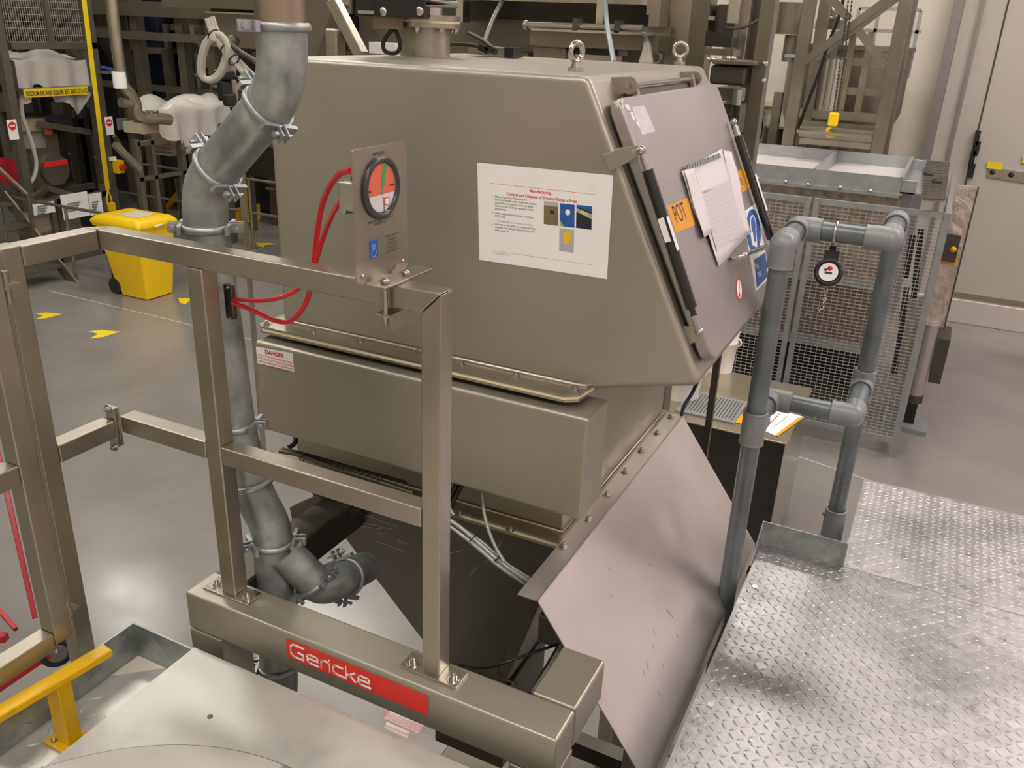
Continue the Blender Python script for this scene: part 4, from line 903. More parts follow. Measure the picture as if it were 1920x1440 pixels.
b.build('roof_mesh', DSTEEL, TM)
for x, y in ((1741,327),(1756,341)): p = aZ(x, y, zr-.09); MB().sphere(p, .045, sc=(1,1,.7)).build('black_knob', BLACK, TM)
b = MB()
for x, y0, y1 in ((1712,440,520),(1727,430,560),(1700,540,640),(1690,620,700)): b.bar(aY(x, y0, 8.7), aY(x-14, y1, 8.7), .05, .05)
b.build('drive_chain', BLACK, TM)
MB().box(aY(1668,700,8.9).x, aY(1700,700,8.9).x, 8.9, 9.1, FL+.3, aY(1690,560,8.9).z).build('guide_column', mat('guide_stone', (.42,.38,.32), .5, .5), TM)
# swirl guard beside the enclosure
SG = thing('swirl_guard', 'tall swirl-finished steel guard panel standing between mesh fence and beige door', 'guard', (aY(1780, 500, 8.9).x, 8.9, FL))
q0, q1, q2, q3 = aY(1790,347,8.9), aY(1832,350,8.9), aY(1771,613,8.9), aY(1745,612,8.9)
sx0, sx1 = (q0.x+q3.x)/2, (q1.x+q2.x)/2
MB().box(max(sx0-.12, xe+.03), sx1, 8.9, 8.93, (q2.z+q3.z)/2, (q0.z+q1.z)/2).build('swirl_panel', SWIRL, SG)
MB().box(sx1, sx1+.012, 8.885, 8.935, (q2.z+q3.z)/2-.02, (q0.z+q1.z)/2).build('edge_trim', DSTEEL, SG)
cb = aY(1738, 615, 8.86); cb2 = aY(1716, 738, 8.86); xcy = aY(1730, 675, 8.86).x
MB().cyl((xcy, 8.86, cb.z+.05), (xcy, 8.86, cb2.z), .075, n=28).build('air_cylinder', mat('cylinder_grey', (.5,.47,.46), .8, .3), SG)
MB().cyl((xcy, 8.86, cb2.z), (xcy, 8.86, cb2.z-.08), .085, n=28).build('cylinder_cap', DSTEEL, SG)
MB().box(xcy-.06, xcy+.05, 8.8, 8.92, cb2.z-.3, cb2.z-.08).build('yoke', BLACK, SG)
MB().box(xcy-.2, xcy+.12, 8.78, 9.0, FL+.05, cb2.z-.3).build('foot_bracket', GALVL, SG); MB().box(xcy+.09, xcy+.2, 8.9, 9.4, FL+.5, cb.z-.1).build('side_rail', DSTEEL, SG)
MB().box(xcy-.24, xcy+.18, 8.7, 9.1, FL, FL+.05).build('foot_plate', GALVL, SG)
c_ = aY(1783, 466, 8.88); MB().box(c_.x-.06, c_.x+.06, 8.86, 8.899, c_.z-.12, c_.z+.13).build('switch_box', DSTEEL, SG); MB().sphere((c_.x+.02, 8.85, c_.z), .028).build('orange_knob', ORG, SG)
c_ = aY(1779, 487, 8.88); MB().box(c_.x-.09, c_.x+.07, 8.888, 8.899, c_.z-.05, c_.z+.04).build('orange_label', ORG, SG)
#@@FARRIGHT
# ================================================================= bulk bag tower and vessel behind
YT = 9.95
BT = thing('hoist_tower', 'stainless X-braced hoist tower frame in front of the far vessel, upper right', 'frame', (aY(1570, 200, YT).x, YT, FL))
def vpost(x, y, Y, w_, z1, par, nm='post', m=MSTEEL, z0=FL): c_ = aY(x, y, Y); return MB().box(c_.x-w_/2, c_.x+w_/2, Y, Y+w_, z0, z1).build(nm, m, par, bevel=.006)
vpost(1496, 140, YT, .125, 4.2, BT); vpost(1671, 140, YT, .125, 4.2, BT); vpost(1525, 140, YT+.86, .12, 4.2, BT); vpost(1684, 140, YT+.86, .10, 4.2, BT)
def bpix(a, c_, Y, w_, par, nm, m=MSTEEL): return MB().bar(aY(*a, Y), aY(*c_, Y), w_, w_, up=(0,1,0)).build(nm, m, par)
bpix((1668,-4), (1505,118), YT+.02, .075, BT, 'brace'); bpix((1556,-6), (1592,36), YT+.03, .075, BT, 'brace'); bpix((1598,42), (1661,125), YT+.03, .075, BT, 'brace')
bpix((1690,-10), (1530,112), YT+.87, .07, BT, 'brace')
for (y0, Y, w_, nm) in ((252, YT, .11, 'cross_beam'), (217, YT+.86, .09, 'cross_beam'), (238, YT+.82, .08, 'cross_beam'), (270, YT+.05, .06, 'cross_beam')):
    z_ = aY(1570, y0, Y).z; MB().box(aY(1492,y0,Y).x+.03, aY(1648,y0,Y).x+.04, Y+.01, Y+.12, z_-w_/2, z_+w_/2).build(nm, TUBE, BT)
z_ = aY(1570, 247, YT).z; MB().box(aY(1500,247,YT).x, aY(1640,247,YT).x, YT-.25, YT, z_-.02, z_+.01).build('shelf', POL, BT)
CH = thing('chain_hoist', 'yellow hook block on two chains hanging inside the hoist tower', 'hook', aY(1563, 240, YT-.05))
for k in (0, 1):
    p, q = aY(1592+k*7, -10, YT-.05), aY(1562+k*7, 216, YT-.05); b = MB(); n_ = 60
    for i in range(n_): c_ = p+(q-p)*((i+.5)/n_); b.obox(c_, X_*(.008 if i % 2 else .003), (q-p)*(.5/n_), Y_*(.003 if i % 2 else .008))
    b.build('chain', INK, CH)
c_ = aY(1563, 222, YT-.05); MB().box(c_.x-.05, c_.x+.05, YT-.09, YT-.01, c_.z-.08, c_.z+.06).build('hook_block', YEL, CH, bevel=.02)
MB().torus(c_+V((0,0,-.14)), Y_, .045, .018, 16, 8, a0=0, a1=4.6).build('hook', YEL, CH)
pts = [aY(x, y, YT+.3) for x, y in ((1582,-6),(1575,30),(1555,75),(1535,140),(1515,190),(1497,240))]
tag(MB().tube(smooth_path(pts), .018, 8).build('hoist_cable', BLACK), 'thick black cable running diagonally down inside the hoist tower', 'cable')
TK = thing('storage_vessel', 'large grey steel vessel with conical bottom and top platform, far right', 'vessel', (aY(1585, 150, 12.1).x, 12.1, FL))
cx_ = aY(1586, 150, 12.1).x; Rv = (aY(1697, 150, 12.1).x-aY(1472, 150, 12.1).x)/2; zt_, zb_ = aY(1586, 92, 12.1).z, aY(1586, 205, 12.1).z
Yv = 12.0
def vring(R_, z): return [V((cx_+math.cos(2*math.pi*k/40)*R_, Yv+math.sin(2*math.pi*k/40)*min(R_, 1.0), z)) for k in range(40)]
MB().loft([vring(Rv, zt_), vring(Rv, zb_), vring(Rv*.8, zb_-.35), vring(.15, zb_-1.5)]).build('shell', MSTEEL, TK)
MB().loft([vring(Rv*1.04, zt_+.05), vring(Rv*1.04, zt_)]).build('top_rim', MSTEEL, TK)
for s in (-1, 1): MB().box(cx_+s*Rv*.9-.05, cx_+s*Rv*.9+.05, 11.2, 11.3, FL, zb_+.2).build('leg', MSTEEL, TK)
for x, y0 in ((1611,15),(1650,8),(1727,20),(1700,14)): c0 = aY(x, y0, 12.3); c1 = aY(x-5, 90, 12.3); MB().box(c0.x-.02, c0.x+.02, 12.3, 12.34, zt_-.3, c0.z).build('guard_post', GALVL, TK)
for y in (15, 56): z_ = aY(1670, y+2, 12.3).z; MB().box(aY(1611,y,12.3).x, aY(1728,y,12.3).x, 12.3, 12.34, z_-.02, z_+.02).build('guard_rail_bar', GALVL, TK)
for x in (1558, 1588, 1620): MB().box(aY(x,150,11.15).x-.035, aY(x,150,11.15).x+.035, 11.0, 11.06, FL, zt_+.2).build('ladder_stile', TUBE, TK)
for y in (115, 170): z_ = aY(1590, y, 11.1).z; MB().box(aY(1530,y,11.1).x, aY(1655,y,11.1).x, 11.061, 11.1, z_-.04, z_+.04).build('ladder_rung', TUBE, TK)
MB().cyl(aY(1562,110,11.0), aY(1562,110,11.0)-Z_*.65, .16, n=24).build('filter_pot', POL, TK)
MB().cyl(aY(1490,5,11.5), aY(1490,5,11.5)-Z_*.35, .18, n=24).cyl(aY(1488,66,11.5), aY(1488,66,11.5)-Z_*.3, .1, n=24).build('side_filter', MSTEEL, TK)
for y in (50, 105): c_ = aY(1487,y,11.4); MB().box(c_.x-.1, c_.x+.12, 11.4, 11.45, c_.z-.02, c_.z+.02).build('step', GALVL, TK)
c_ = aY(1560, 20, 11.3); MB().sphere(c_, .12).box(c_.x-.15, c_.x+.2, 11.2, 11.4, c_.z-.2, c_.z-.1).build('top_valve', BOLT, TK)
#@@TOPCENTRE
# ================================================================= valve and machinery above and behind the hood
VA = thing('rotary_valve', 'black valve actuator with silver flange plates above the hood inlet', 'valve', sp+Z_*.071)
MB().cyl(sp+Z_*.0705, sp+Z_*.082, R_*1.42, n=48).cyl(sp+Z_*.088, sp+Z_*.100, R_*1.42, n=48).build('flange', TUBE, VA, bevel=.001)
MB().cyl(sp+Z_*.082, sp+Z_*.088, R_*1.38, n=48).build('gasket', CREAM, VA)
for k in range(8):
    t = k*.785+.3; p = sp+V((math.cos(t)*R_*1.25, math.sin(t)*R_*1.25, .070)); MB().hexbolt(p, -Z_, .007, .007).build('bolt', BOLT, VA)
MB().cyl(sp+Z_*.100, sp+Z_*.24, R_*.72, n=40).build('body', POL, VA)
Ya = 1.92
rb(663, -60, 768, 32, Ya, .10).build('actuator', BLACK, VA, bevel=.006)
rb(668, -60, 700, 27, Ya-.012, .012).build('cylinder', BLACK, VA, bevel=.004)
rb(671, 20, 702, 26, Ya-.02, .008).build('tie_rod', BOLT, VA)
for x, y in ((719, 22), (787, 21)): MB().sphere(aY(x, y, Ya-.012), .011, sc=(1,.6,1)).build('bolt', BOLT, VA)
rb(700, -60, 795, 33, Ya-.012, .012).build('face_plate', BLACK, VA, bevel=.004)
p = aY(800, 7, Ya+.05); MB().cyl(p-X_*.03, p+X_*.09, .008).build('spindle', BOLT, VA)
p = aY(716, 44, Ya+.04); MB().box(p.x-.02, p.x+.05, Ya+.03, Ya+.06, p.z-.012, p.z+.02).build('bracket', mat('rusty_bracket', (.30,.24,.2), .6, .5), VA)
pts = [aY(x, y, Ya+.05) for x, y in ((745,50),(730,60),(718,78),(719,96),(735,101),(748,97),(752,80),(742,58))]
MB().tube(smooth_path(pts), .0055, 10).build('looped_hose', BLACK, VA)
JB = thing('cable_junction', 'flat cable junction box with grey cables and black grips on the hood top', 'junction box', aZ(930, 98, -.085))
p, q = aY(885, 84, 2.3), aY(968, 101, 2.3); q.z = -.08
MB().bar(V((p.x, 2.3, -.068)), V((q.x, 2.3, -.073)), .05, .024).build('box', TUBE, JB)
p = aY(960, 98, 2.28); MB().box(p.x-.014, p.x+.014, 2.26, 2.32, -.083, -.058).build('plug', BLACK, JB)
MB().tube(smooth_path([aY(x, y, 2.2) for x, y in ((845,83),(880,84),(905,88),(925,95))]), .006, 10).build('cable', DSTEEL, JB); MB().tube(smooth_path([aY(x, y, 2.2) for x, y in ((878,62),(900,72),(918,85),(928,96))]), .0055, 10).build('cable', DSTEEL, JB)
for x, y in ((908, 91), (922, 92)): p = aY(x, y, 2.2); MB().bar(p-X_*.014+Z_*.004, p+X_*.014-Z_*.006, .016).build('cable_grip', BLACK, JB)
tag(MB().tube(smooth_path([aY(947,-10,2.6), aY(935,15,2.6), aY(922,40,2.5), aY(908,80,2.35)]), .007, 10).build('hanging_cable', DSTEEL), 'dark grey cable dropping onto the junction box on the hood', 'cable')
tag(MB().tube(smooth_path([aY(1134,-10,3.0), aY(1137,40,2.95), aY(1144,80,2.8), aY(1151,118,2.6)]), .0085, 10).build('air_line', mat('blue_grey_hose', (.25,.30,.33), .1, .4)), 'blue-grey air line hanging behind the nearer lifting eye', 'hose')
BM = thing('transfer_machine', 'large brownish steel machine body directly behind the hood, top centre', 'machine', (aY(1050, 60, 3.6).x, 3.6, FL))
rb(672, 33, 1255, 130, 3.7, .4).build('back_panel', MSTEEL, BM)
rb(862, 5, 1228, 45, 3.55, .14).build('channel_web', DARKP, BM)
rb(858, -30, 1205, 4, 3.42, .12).build('top_chord', TUBE, BM); rb(862, 40, 1230, 46, 3.42, .12).build('bottom_chord', DARKP, BM)
rb(855, -20, 868, 42, 3.3, .06).build('upright', POL, BM)
p, q = aY(988, 47, 3.1), aY(1205, 53, 3.1); MB().cyl(p, q, .011, n=18).build('guide_rod', POL, BM); MB().cyl(p-X_*.01, p+X_*.004, .016, n=18).build('rod_end', BOLT, BM)
for x, y in ((1082,46),(1160,50)): c_ = aY(x, y, 3.1); MB().box(c_.x-.01, c_.x+.01, 3.08, 3.13, c_.z-.02, c_.z+.02).build('rod_clamp', DSTEEL, BM)
rb(995, 57, 1225, 62, 3.08, .3).build('shelf_edge', POL, BM); rb(993, 62, 1235, 90, 3.12, .25).build('flange_box', MSTEEL, BM); rb(1000, 90, 1060, 110, 3.15, .1).build('flange_box', MSTEEL, BM); rb(1060, 92, 1160, 103, 3.2, .1).build('slot', DARKP, BM)
rb(1033, 101, 1150, 125, 3.5, .1).build('lower_panel', mat('pale_panel', (.5,.42,.36), .4, .5), BM)
rb(1027, 98, 1030, 112, 3.3, .1).build('slot', BLACK, BM); rb(880, 97, 990, 120, 3.6, .05).build('lower_panel', MSTEEL, BM)
rb(1119, -30, 1133, 44, 3.3, .04).build('upright', POL, BM); rb(1214, -30, 1240, 28, 3.2, .1).build('bracket', TUBE, BM); rb(1216, 26, 1236, 50, 3.18, .1).build('bracket', TUBE, BM)
rb(1240, -30, 1256, 60, 3.4, .1).build('side_box', MSTEEL, BM)
rb(1150, 50, 1258, 62, 3.25, .2).build('flange_plate', MSTEEL, BM)
for (a, c_, w_, m_) in (((1280,-20),(1264,125),.085,TUBE),((1318,-20),(1300,125),.07,MSTEEL)):
    x = aY((a[0]+c_[0])/2, 52, 3.3).x; MB().box(x-w_/2, x+w_/2, 3.3, 3.4, -3.6, 2.5).build('column', m_, BM, bevel=.004)
bg = [aY(x, y, 3.1) for x, y in ((1200,58),(1212,62),(1218,85),(1222,120),(1195,120),(1204,90),(1206,72))]
MB().prism(bg, (0,.03,0)).build('polythene_sleeve', POLY, BM, bevel=.01); MB().torus(aY(1228,107,3.2), V((.3,-1,0)), .02, .007, 20, 8).build('ring', TUBE, BM)
rb(575, 0, 690, 99, 3.9, .1).build('rear_panel', MSTEEL, BM); rb(640, -30, 672, 70, 3.7, .1).build('dark_recess', BLACK, BM); rb(692, 80, 740, 101, 3.5, .05).build('white_block', WHITEP, BM)
MB().prism([aY(x, y, 3.0) for x, y in ((540,-20),(622,-20),(626,8),(608,60),(592,110),(560,110))], (0,.1,0)).build('chute', MSTEEL, BM)
MB().bar(aY(624, 0, 2.95), aY(678, 104, 2.95), .045).build('inclined_tube', TUBE, BM, bevel=.004); rb(608, 53, 631, 110, 2.9, .06).build('short_tube', TUBE, BM, bevel=.01)
LB = thing('hopper_panel', 'flat brown-grey steel hopper panels above the coiled hose, top left of hood', 'panel', aY(430, 60, 3.3))
rb(300, -60, 560, 17, 3.3, .5).build('upper_panel', MSTEEL, LB); rb(395, 26, 560, 92, 3.35, .4).build('lower_panel', MSTEEL, LB); rb(395, 18, 560, 26, 3.45, .3).build('gap', BLACK, LB); rb(384, 23, 480, 26, 3.3, .06).build('edge_strip', POL, LB)
CO = thing('valve_column', 'dark upright column group with bolted bracket and hose right of the hood', 'column', (aY(1400, 100, 3.2).x, 3.2, FL))
for (x, w_, Y, m_) in ((1431, .045, 2.9, MSTEEL), (1410, .075, 3.3, DSTEEL), (1388, .045, 3.25, TUBE), (1369, .04, 3.2, POL)):
    c_ = aY(x, 70, Y); MB().box(c_.x-w_/2, c_.x+w_/2, Y, Y+.06, -1.0 if w_ != .04 else -.1, 2.5).build('upright', m_, CO, bevel=.003)
rb(1330, 122, 1398, 160, 2.85, .12).build('clamp_block', DSTEEL, CO, bevel=.01); rb(1335, 113, 1418, 122, 2.83, .14).build('top_plate', MSTEEL, CO, bevel=.003); rb(1320, 92, 1375, 104, 3.0, .1).build('plate', MSTEEL, CO); rb(1322, 60, 1372, 88, 3.1, .1).build('box', DARKP, CO)
for x, y in ((1330,112),(1340,112),(1367,110),(1376,110),(1435,120),(1431,152)): MB().sphere(aY(x, y, 2.84), .009).build('bolt', BOLT, CO)
rb(1353, 43, 1376, 70, 2.95, .06).build('switch_box', DARKP, CO); MB().tube(smooth_path([aY(x, y, 2.95) for x, y in ((1362,52),(1385,54),(1408,47),(1430,32))]), .004, 8).build('cable', DSTEEL, CO)
p = aY(1384, 168, 2.8); MB().cyl(p, p-Z_*.045, .014).build('hose_union', BOLT, CO); MB().tube(smooth_path([p-Z_*.04, aY(1380,195,2.8), aY(1375,215,2.85), aY(1366,232,2.95)]), .014, 14).build('hose', BLACK, CO)
rb(1333, 10, 1352, 70, 3.4, .05).build('fitting', MSTEEL, CO); rb(1328, 30, 1340, 38, 3.3, .05).build('fitting', BOLT, CO); rb(1345, 8, 1362, 60, 3.35, .05).build('fitting', DSTEEL, CO)
for k, x in enumerate((1345, 1360)): rb(1340, 165+k*30, 1385, 190+k*60, 3.0+k*.1, .1).build('plate', DSTEEL if k else MSTEEL, CO)

#@@LEFTFAR
def rx(x0, y0, x1, y1, X, dep, b=None):       # block whose near face lies in the plane x = X
    xm, ym = (x0+x1)/2, (y0+y1)/2; b = b or MB()
    return b.box(X-dep, X, aX(x0, ym, X).y, aX(x1, ym, X).y, aX(xm, y1, X).z, aX(xm, y0, X).z)
XA = -12.2
# ================================================================= yellow wheelie bin
bn = aZ(277, 564, FL); by_, bx_ = bn.y, bn.x
BN = thing('wheelie_bin', 'bright yellow wheelie bin with white label on its lid, standing on grey floor', 'bin', (bx_-.3, by_+.3, FL))
def rrs(x0, x1, y0, y1, z, R=.05, n=4):
    o = []
    for cx2, cy2, a in ((x1-R, y1-R, 0), (x0+R, y1-R, 1), (x0+R, y0+R, 2), (x1-R, y0+R, 3)):
        for i in range(n+1): t = math.pi/2*(a+i/n); o.append(V((cx2+R*math.cos(t), cy2+R*math.sin(t), z)))
    return o
zl = FL+.96
MB().loft([rrs(bx_-.50, bx_, by_, by_+.46, FL+.012), rrs(bx_-.62, bx_+.0, by_, by_+.50, FL+.22), rrs(bx_-.80, bx_+.02, by_-.03, by_+.60, zl)], caps=True).build('body', YEL, BN)
MB().loft([rrs(bx_-.84, bx_+.04, by_-.05, by_+.62, zl-.03), rrs(bx_-.84, bx_+.04, by_-.05, by_+.62, zl+.005)]).build('rim', YEL, BN, bevel=.004)
MB().loft([rrs(bx_-.86, bx_+.06, by_-.06, by_+.63, zl+.008), rrs(bx_-.86, bx_+.06, by_-.06, by_+.63, zl+.045), rrs(bx_-.80, bx_-.0, by_+.0, by_+.58, zl+.10), rrs(bx_-.70, bx_-.12, by_+.08, by_+.5, zl+.115)]).build('lid', YEL, BN); LID = bpy.data.objects['lid']
b = MB().prism(rrs(bx_-.52, bx_-.16, by_+.14, by_+.46, zl+.1165, .02), (0,0,.002)); b.build('lid_label', mat('label_white', (.6,.58,.52), 0, .5, .1, 30), LID)
MB().bar((bx_+.02, by_+.46, zl+.03), (bx_+.09, by_+.2, zl+.02), .03, .02).build('lid_tag', WHITEP, LID)
MB().cyl((bx_-.60, by_-.01, FL+.11), (bx_-.60, by_+.05, FL+.11), .11, n=32).build('wheel', RUBBER, BN); MB().cyl((bx_-.60, by_+.45, FL+.11), (bx_-.60, by_+.51, FL+.11), .11, n=32).build('wheel', RUBBER, BN)
MB().cyl((bx_-.60, by_-.02, FL+.11), (bx_-.60, by_+.50, FL+.11), .012).build('axle', DSTEEL, BN)
MB().bar((bx_-.89, by_+.02, zl-.02), (bx_-.89, by_+.54, zl-.02), .025).build('handle', YEL, BN)
p = V((bx_-.46, by_-.03, FL+.75)); MB().box(p.x-.05, p.x+.04, by_-.034, by_-.024, p.z+.03, p.z+.1).build('white_sticker', WHITE, BN)
q = V((bx_+.016, by_+.12, FL+.80)); dm = MB().prism([q+V((0,0,.08)), q+V((0,.08,0)), q-V((0,0,.08)), q-V((0,.08,0))], (.003,0,0)); dm.build('hazard_diamond', WHITE, BN)
q2 = q+V((.0035,0,0)); MB().prism([q2+V((0,0,.058)), q2+V((0,.058,0)), q2-V((0,0,.058)), q2-V((0,.058,0))], (.002,0,0)).build('hazard_symbol', INK, BN)
# ================================================================= floor arrows
def arrow(x, y, dx, dy, s_, lab):
    c_ = aZ(x, y, FL); u_ = V((dx, dy, 0)).normalized(); v_ = V((-u_.y, u_.x, 0)); z_ = V((0,0,.001))
    pts = [(-1,-.8),(-.2,-.8),(1,0),(-.2,.8),(-1,.8),(-.45,0)]
    tag(MB().prism([c_+u_*a*s_+v_*b_*s_+z_ for a, b_ in pts], (0,0,.0015)).build('floor_arrow', YELT), lab, 'floor marking', 'yellow floor arrows')
arrow(197, 625, .6, .8, .17, 'yellow arrow on open grey floor in front of the bin, nearest whole arrow')
arrow(348, 563, -.9, .1, .15, 'yellow floor arrow beside the bin, half hidden by the middle rail post')
arrow(492, 458, -.9, .1, .17, 'yellow floor arrow seen between duct and hood')
arrow(92, 591, .6, .8, .15, 'tip of a yellow floor arrow just right of the rail corner post')
# ================================================================= bulk bag station
BS = thing('bag_station', 'brown steel bulk bag station frame with yellow name strip and film-covered hopper', 'station', (XA-1, aX(110, 200, XA).y, FL))
def ypost(x, y, w_, z0, z1, par, X=XA, nm='post', m=DSTEEL): c_ = aX(x, y, X); return MB().box(X-w_, X, c_.y-w_/2, c_.y+w_/2, z0, z1).build(nm, m, par)
FRM = mat('frame_brown_steel', (.19,.17,.135), .7, .45, .1, 3)
ypost(190, 200, .17, FL, 3.5, BS, m=FRM); ypost(27, 200, .12, FL, 3.5, BS, m=FRM); ypost(8, 200, .13, FL, 3.5, BS, XA-.9, m=FRM)
ypost(165, 120, .16, FL, 3.5, BS, XA-1.6, m=FRM)
rx(22, 80, 182, 92, XA, .12).build('beam', FRM, BS); rx(42, 163, 182, 174, XA, .12).build('beam', FRM, BS)
rx(84, -60, 92, 80, XA, .05).build('upright', FRM, BS)
b = MB(); y0_, y1_ = aX(14, 40, XA).y, aX(158, 40, XA).y; z0_, z1_ = aX(90, 79, XA).z, 3.0
n_ = 34
for i in range(n_): y = y0_+(y1_-y0_)*i/n_; b.box(XA-.06, XA-.055, y-.003, y+.003, z0_, z1_)
for i in range(38): z = z0_+(z1_-z0_)*i/38; b.box(XA-.055, XA-.05, y0_, y1_, z-.003, z+.003)
b.build('wire_mesh', MATS['mesh_wire'], BS)
nm_ = [aX(44, 177, XA+.01), aX(166, 162, XA+.01)]
sz = aX(105, 163, XA).z-.03
nst = MB().box(XA, XA+.006, aX(44,170,XA).y, aX(165,168,XA).y, sz-.10, sz+.02).build('name_strip', YELT, BS)
text('SODIUM BICARB U23098 BIG BAG STATION 4', .092, V((XA+.008, aX(47,170,XA).y, sz-.078)), Y_, Z_, INK, nst, sx=.62, bold=.002)
def film(pts_top, zt, drop, X, dep, m, nm, par, seed=1, sag=.1):
    rnd = random.Random(seed); vs = []; fs = []; NU, NV = 22, 12; ya_, yb_ = pts_top
    for j in range(NV+1):
        for i in range(NU+1):
            u_ = i/NU; v_ = j/NV; y = ya_+(yb_-ya_)*u_
            if v_ < .45: x = X-dep*(1-v_/.45); z = zt+.06*math.sin(u_*9+seed)+.05*math.sin(v_*14+u_*5)
            else:
                k = (v_-.45)/.55; x = X+.05+.06*math.sin(u_*23+seed*2)*k; z = zt-drop*k*(1+.28*math.sin(u_*7+seed)+.12*math.sin(u_*19))
            vs.append((x, y, z))
    for j in range(NV):
        for i in range(NU): a = j*(NU+1)+i; fs.append((a, a+1, a+NU+2, a+NU+1))
    return MB().add(vs, fs, True).build(nm, m, par)
XH = XA-.15
rx(30, 112, 158, 158, XH-.06, 1.2).build('bag_hopper', FRM, BS)
film((aX(22,110,XH).y, aX(165,110,XH).y), aX(95, 106, XH).z, .62, XH, 1.2, POLY, 'film_cover', BS, 3)
MB().loft([rrs(XH-1.1, XH-.2, aX(45,185,XH).y, aX(78,185,XH).y, aX(60,178,XH).z), rrs(XH-.9, XH-.35, aX(50,185,XH).y, aX(72,185,XH).y, aX(60,215,XH).z)]).build('funnel', FRM, BS)
cA = aX(53, 228, XH-.5); MB().cyl(cA+Z_*.10, cA-Z_*.12, .24, n=32).build('tan_cuff', CARD, BS); MB().cyl(cA+Z_*.11, cA+Z_*.08, .26, n=32).build('cuff_ring', BLACK, BS); MB().cyl(cA-Z_*.12, cA-Z_*.38, .20, n=32).build('clear_sleeve', POLYT, BS)
MB().cyl(aX(152,175,XA-.8), aX(152,205,XA-.8), .05).build('agitator_pipe', POL, BS); MB().cyl(aX(152,207,XA-.8), aX(153,222,XA-.8), .13).build('black_coupling', BLACK, BS)
rx(60, 252, 110, 285, XA-.5, .6).build('feeder_top', FRM, BS); rx(62, 285, 118, 350, XA-.4, .6).build('feeder_body', MSTEEL, BS)
c_ = aX(103, 318, XA-.38); MB().cyl(c_-X_*.05, c_+X_*.03, .24, n=36).build('round_end_plate', MSTEEL, BS); MB().box(c_.x+.03, c_.x+.036, c_.y-.2, c_.y+.22, c_.z+.06, c_.z+.14).build('red_strip', RED, BS)
c_ = aX(90, 246, XA-.4); MB().sphere(c_, .07).build('warning_lamp', mat('lamp_orange', (.55,.10,.04), 0, .3), BS); c_ = aX(5, 320, XA-.6); MB().cyl(c_, c_+X_*.2, .2).build('red_motor_cap', REDM, BS)
MB().tube(smooth_path([aX(x, y, XA-.15) for x, y in ((40,185),(41,215),(50,240),(62,275),(69,305),(66,330),(55,345),(40,350))]), .03, 10).build('white_hose', mat('hose_cream', (.55,.52,.44), 0, .5), BS)
MB().bar(aX(72,232,XA-.3), aX(195,252,XA-.3), .09).build('cross_bar', FRM, BS)
MB().bar(aX(88,352,XA-.2), aX(180,378,XA+.3), .07).bar(aX(88,352,XA-.2), aX(60,372,XA+.1), .07).build('skid_frame', FRM, BS)
rx(65, 352, 180, 362, XA-.9, .1).build('skid_frame', FRM, BS)
for x in (150, 160): MB().box(XA-1.4, XA-1.2, aX(x,300,XA-1.3).y-.1, aX(x,300,XA-1.3).y+.1, FL, -1.3).build('support_leg', DARKP, BS)
for x, y in ((24, 243), (205, 236)):
    X2 = XA+.003; c_ = aX(x, y, X2); nes = MB().box(X2, X2+.004, c_.y-.075, c_.y+.075, c_.z-.14, c_.z+.14).build('no_entry_sticker', WHITE, BS)
    MB().cyl((X2+.004, c_.y, c_.z+.05), (X2+.006, c_.y, c_.z+.05), .06, n=24).build('red_disc', RED, nes); MB().box(X2+.006, X2+.008, c_.y-.04, c_.y+.04, c_.z+.04, c_.z+.06).build('white_bar', WHITE, nes)
c_ = aX(216, 312, XA); MB().box(XA, XA+.12, c_.y-.05, c_.y+.08, c_.z-.1, c_.z+.1).build('stop_box', YEL, BS); MB().cyl((XA+.12, c_.y+.02, c_.z), (XA+.18, c_.y+.02, c_.z), .05).build('stop_button', RED, BS); MB().box(XA, XA+.03, c_.y-.1, c_.y+.02, c_.z+.1, c_.z+.16).build('white_tag', WHITE, BS)
p = aX(198, 131, XA+.05); MB().box(XA, XA+.2, p.y-.1, p.y+.14, p.z-.05, p.z-.01).build('valve_bracket', TUBE, BS); MB().cyl(p+V((.1,.1,-.06)), p+V((.1,.1,.1)), .02).build('valve_lever', TUBE, BS); MB().bar(p+V((.05,-.1,.05)), p+V((.05,.12,0)), .04).build('blue_valve', BLUE, BS)
# yellow lifting strap hanging in front
p, q = aX(156, -10, XA+.5), aX(202, 356, XA+.5); dd = (q-p)
ST = thing('lifting_strap', 'long taut yellow lifting strap running down beside the bag station post', 'strap', q)
MB().bar(p, q, .075, .012, up=(1,0,0)).build('strap', YELT, ST); b = MB(); 
for s_ in (-1, 1): b.tube(smooth_path([q, q+V((0,s_*.05,-.15)), q+V((0,s_*.03,-.30)), q+V((0,0,-.33))]), .012, 8)
b.build('loop', YELT, ST)
PD = tag(MB().box(XA+.45, XA+.55, aX(201,385,XA+.5).y, aX(213,385,XA+.5).y, aX(206,396,XA+.5).z, aX(206,380,XA+.5).z).build('strap_hook', YEL, bevel=.01), 'small yellow hook box with red mark below the long yellow strap', 'hook')
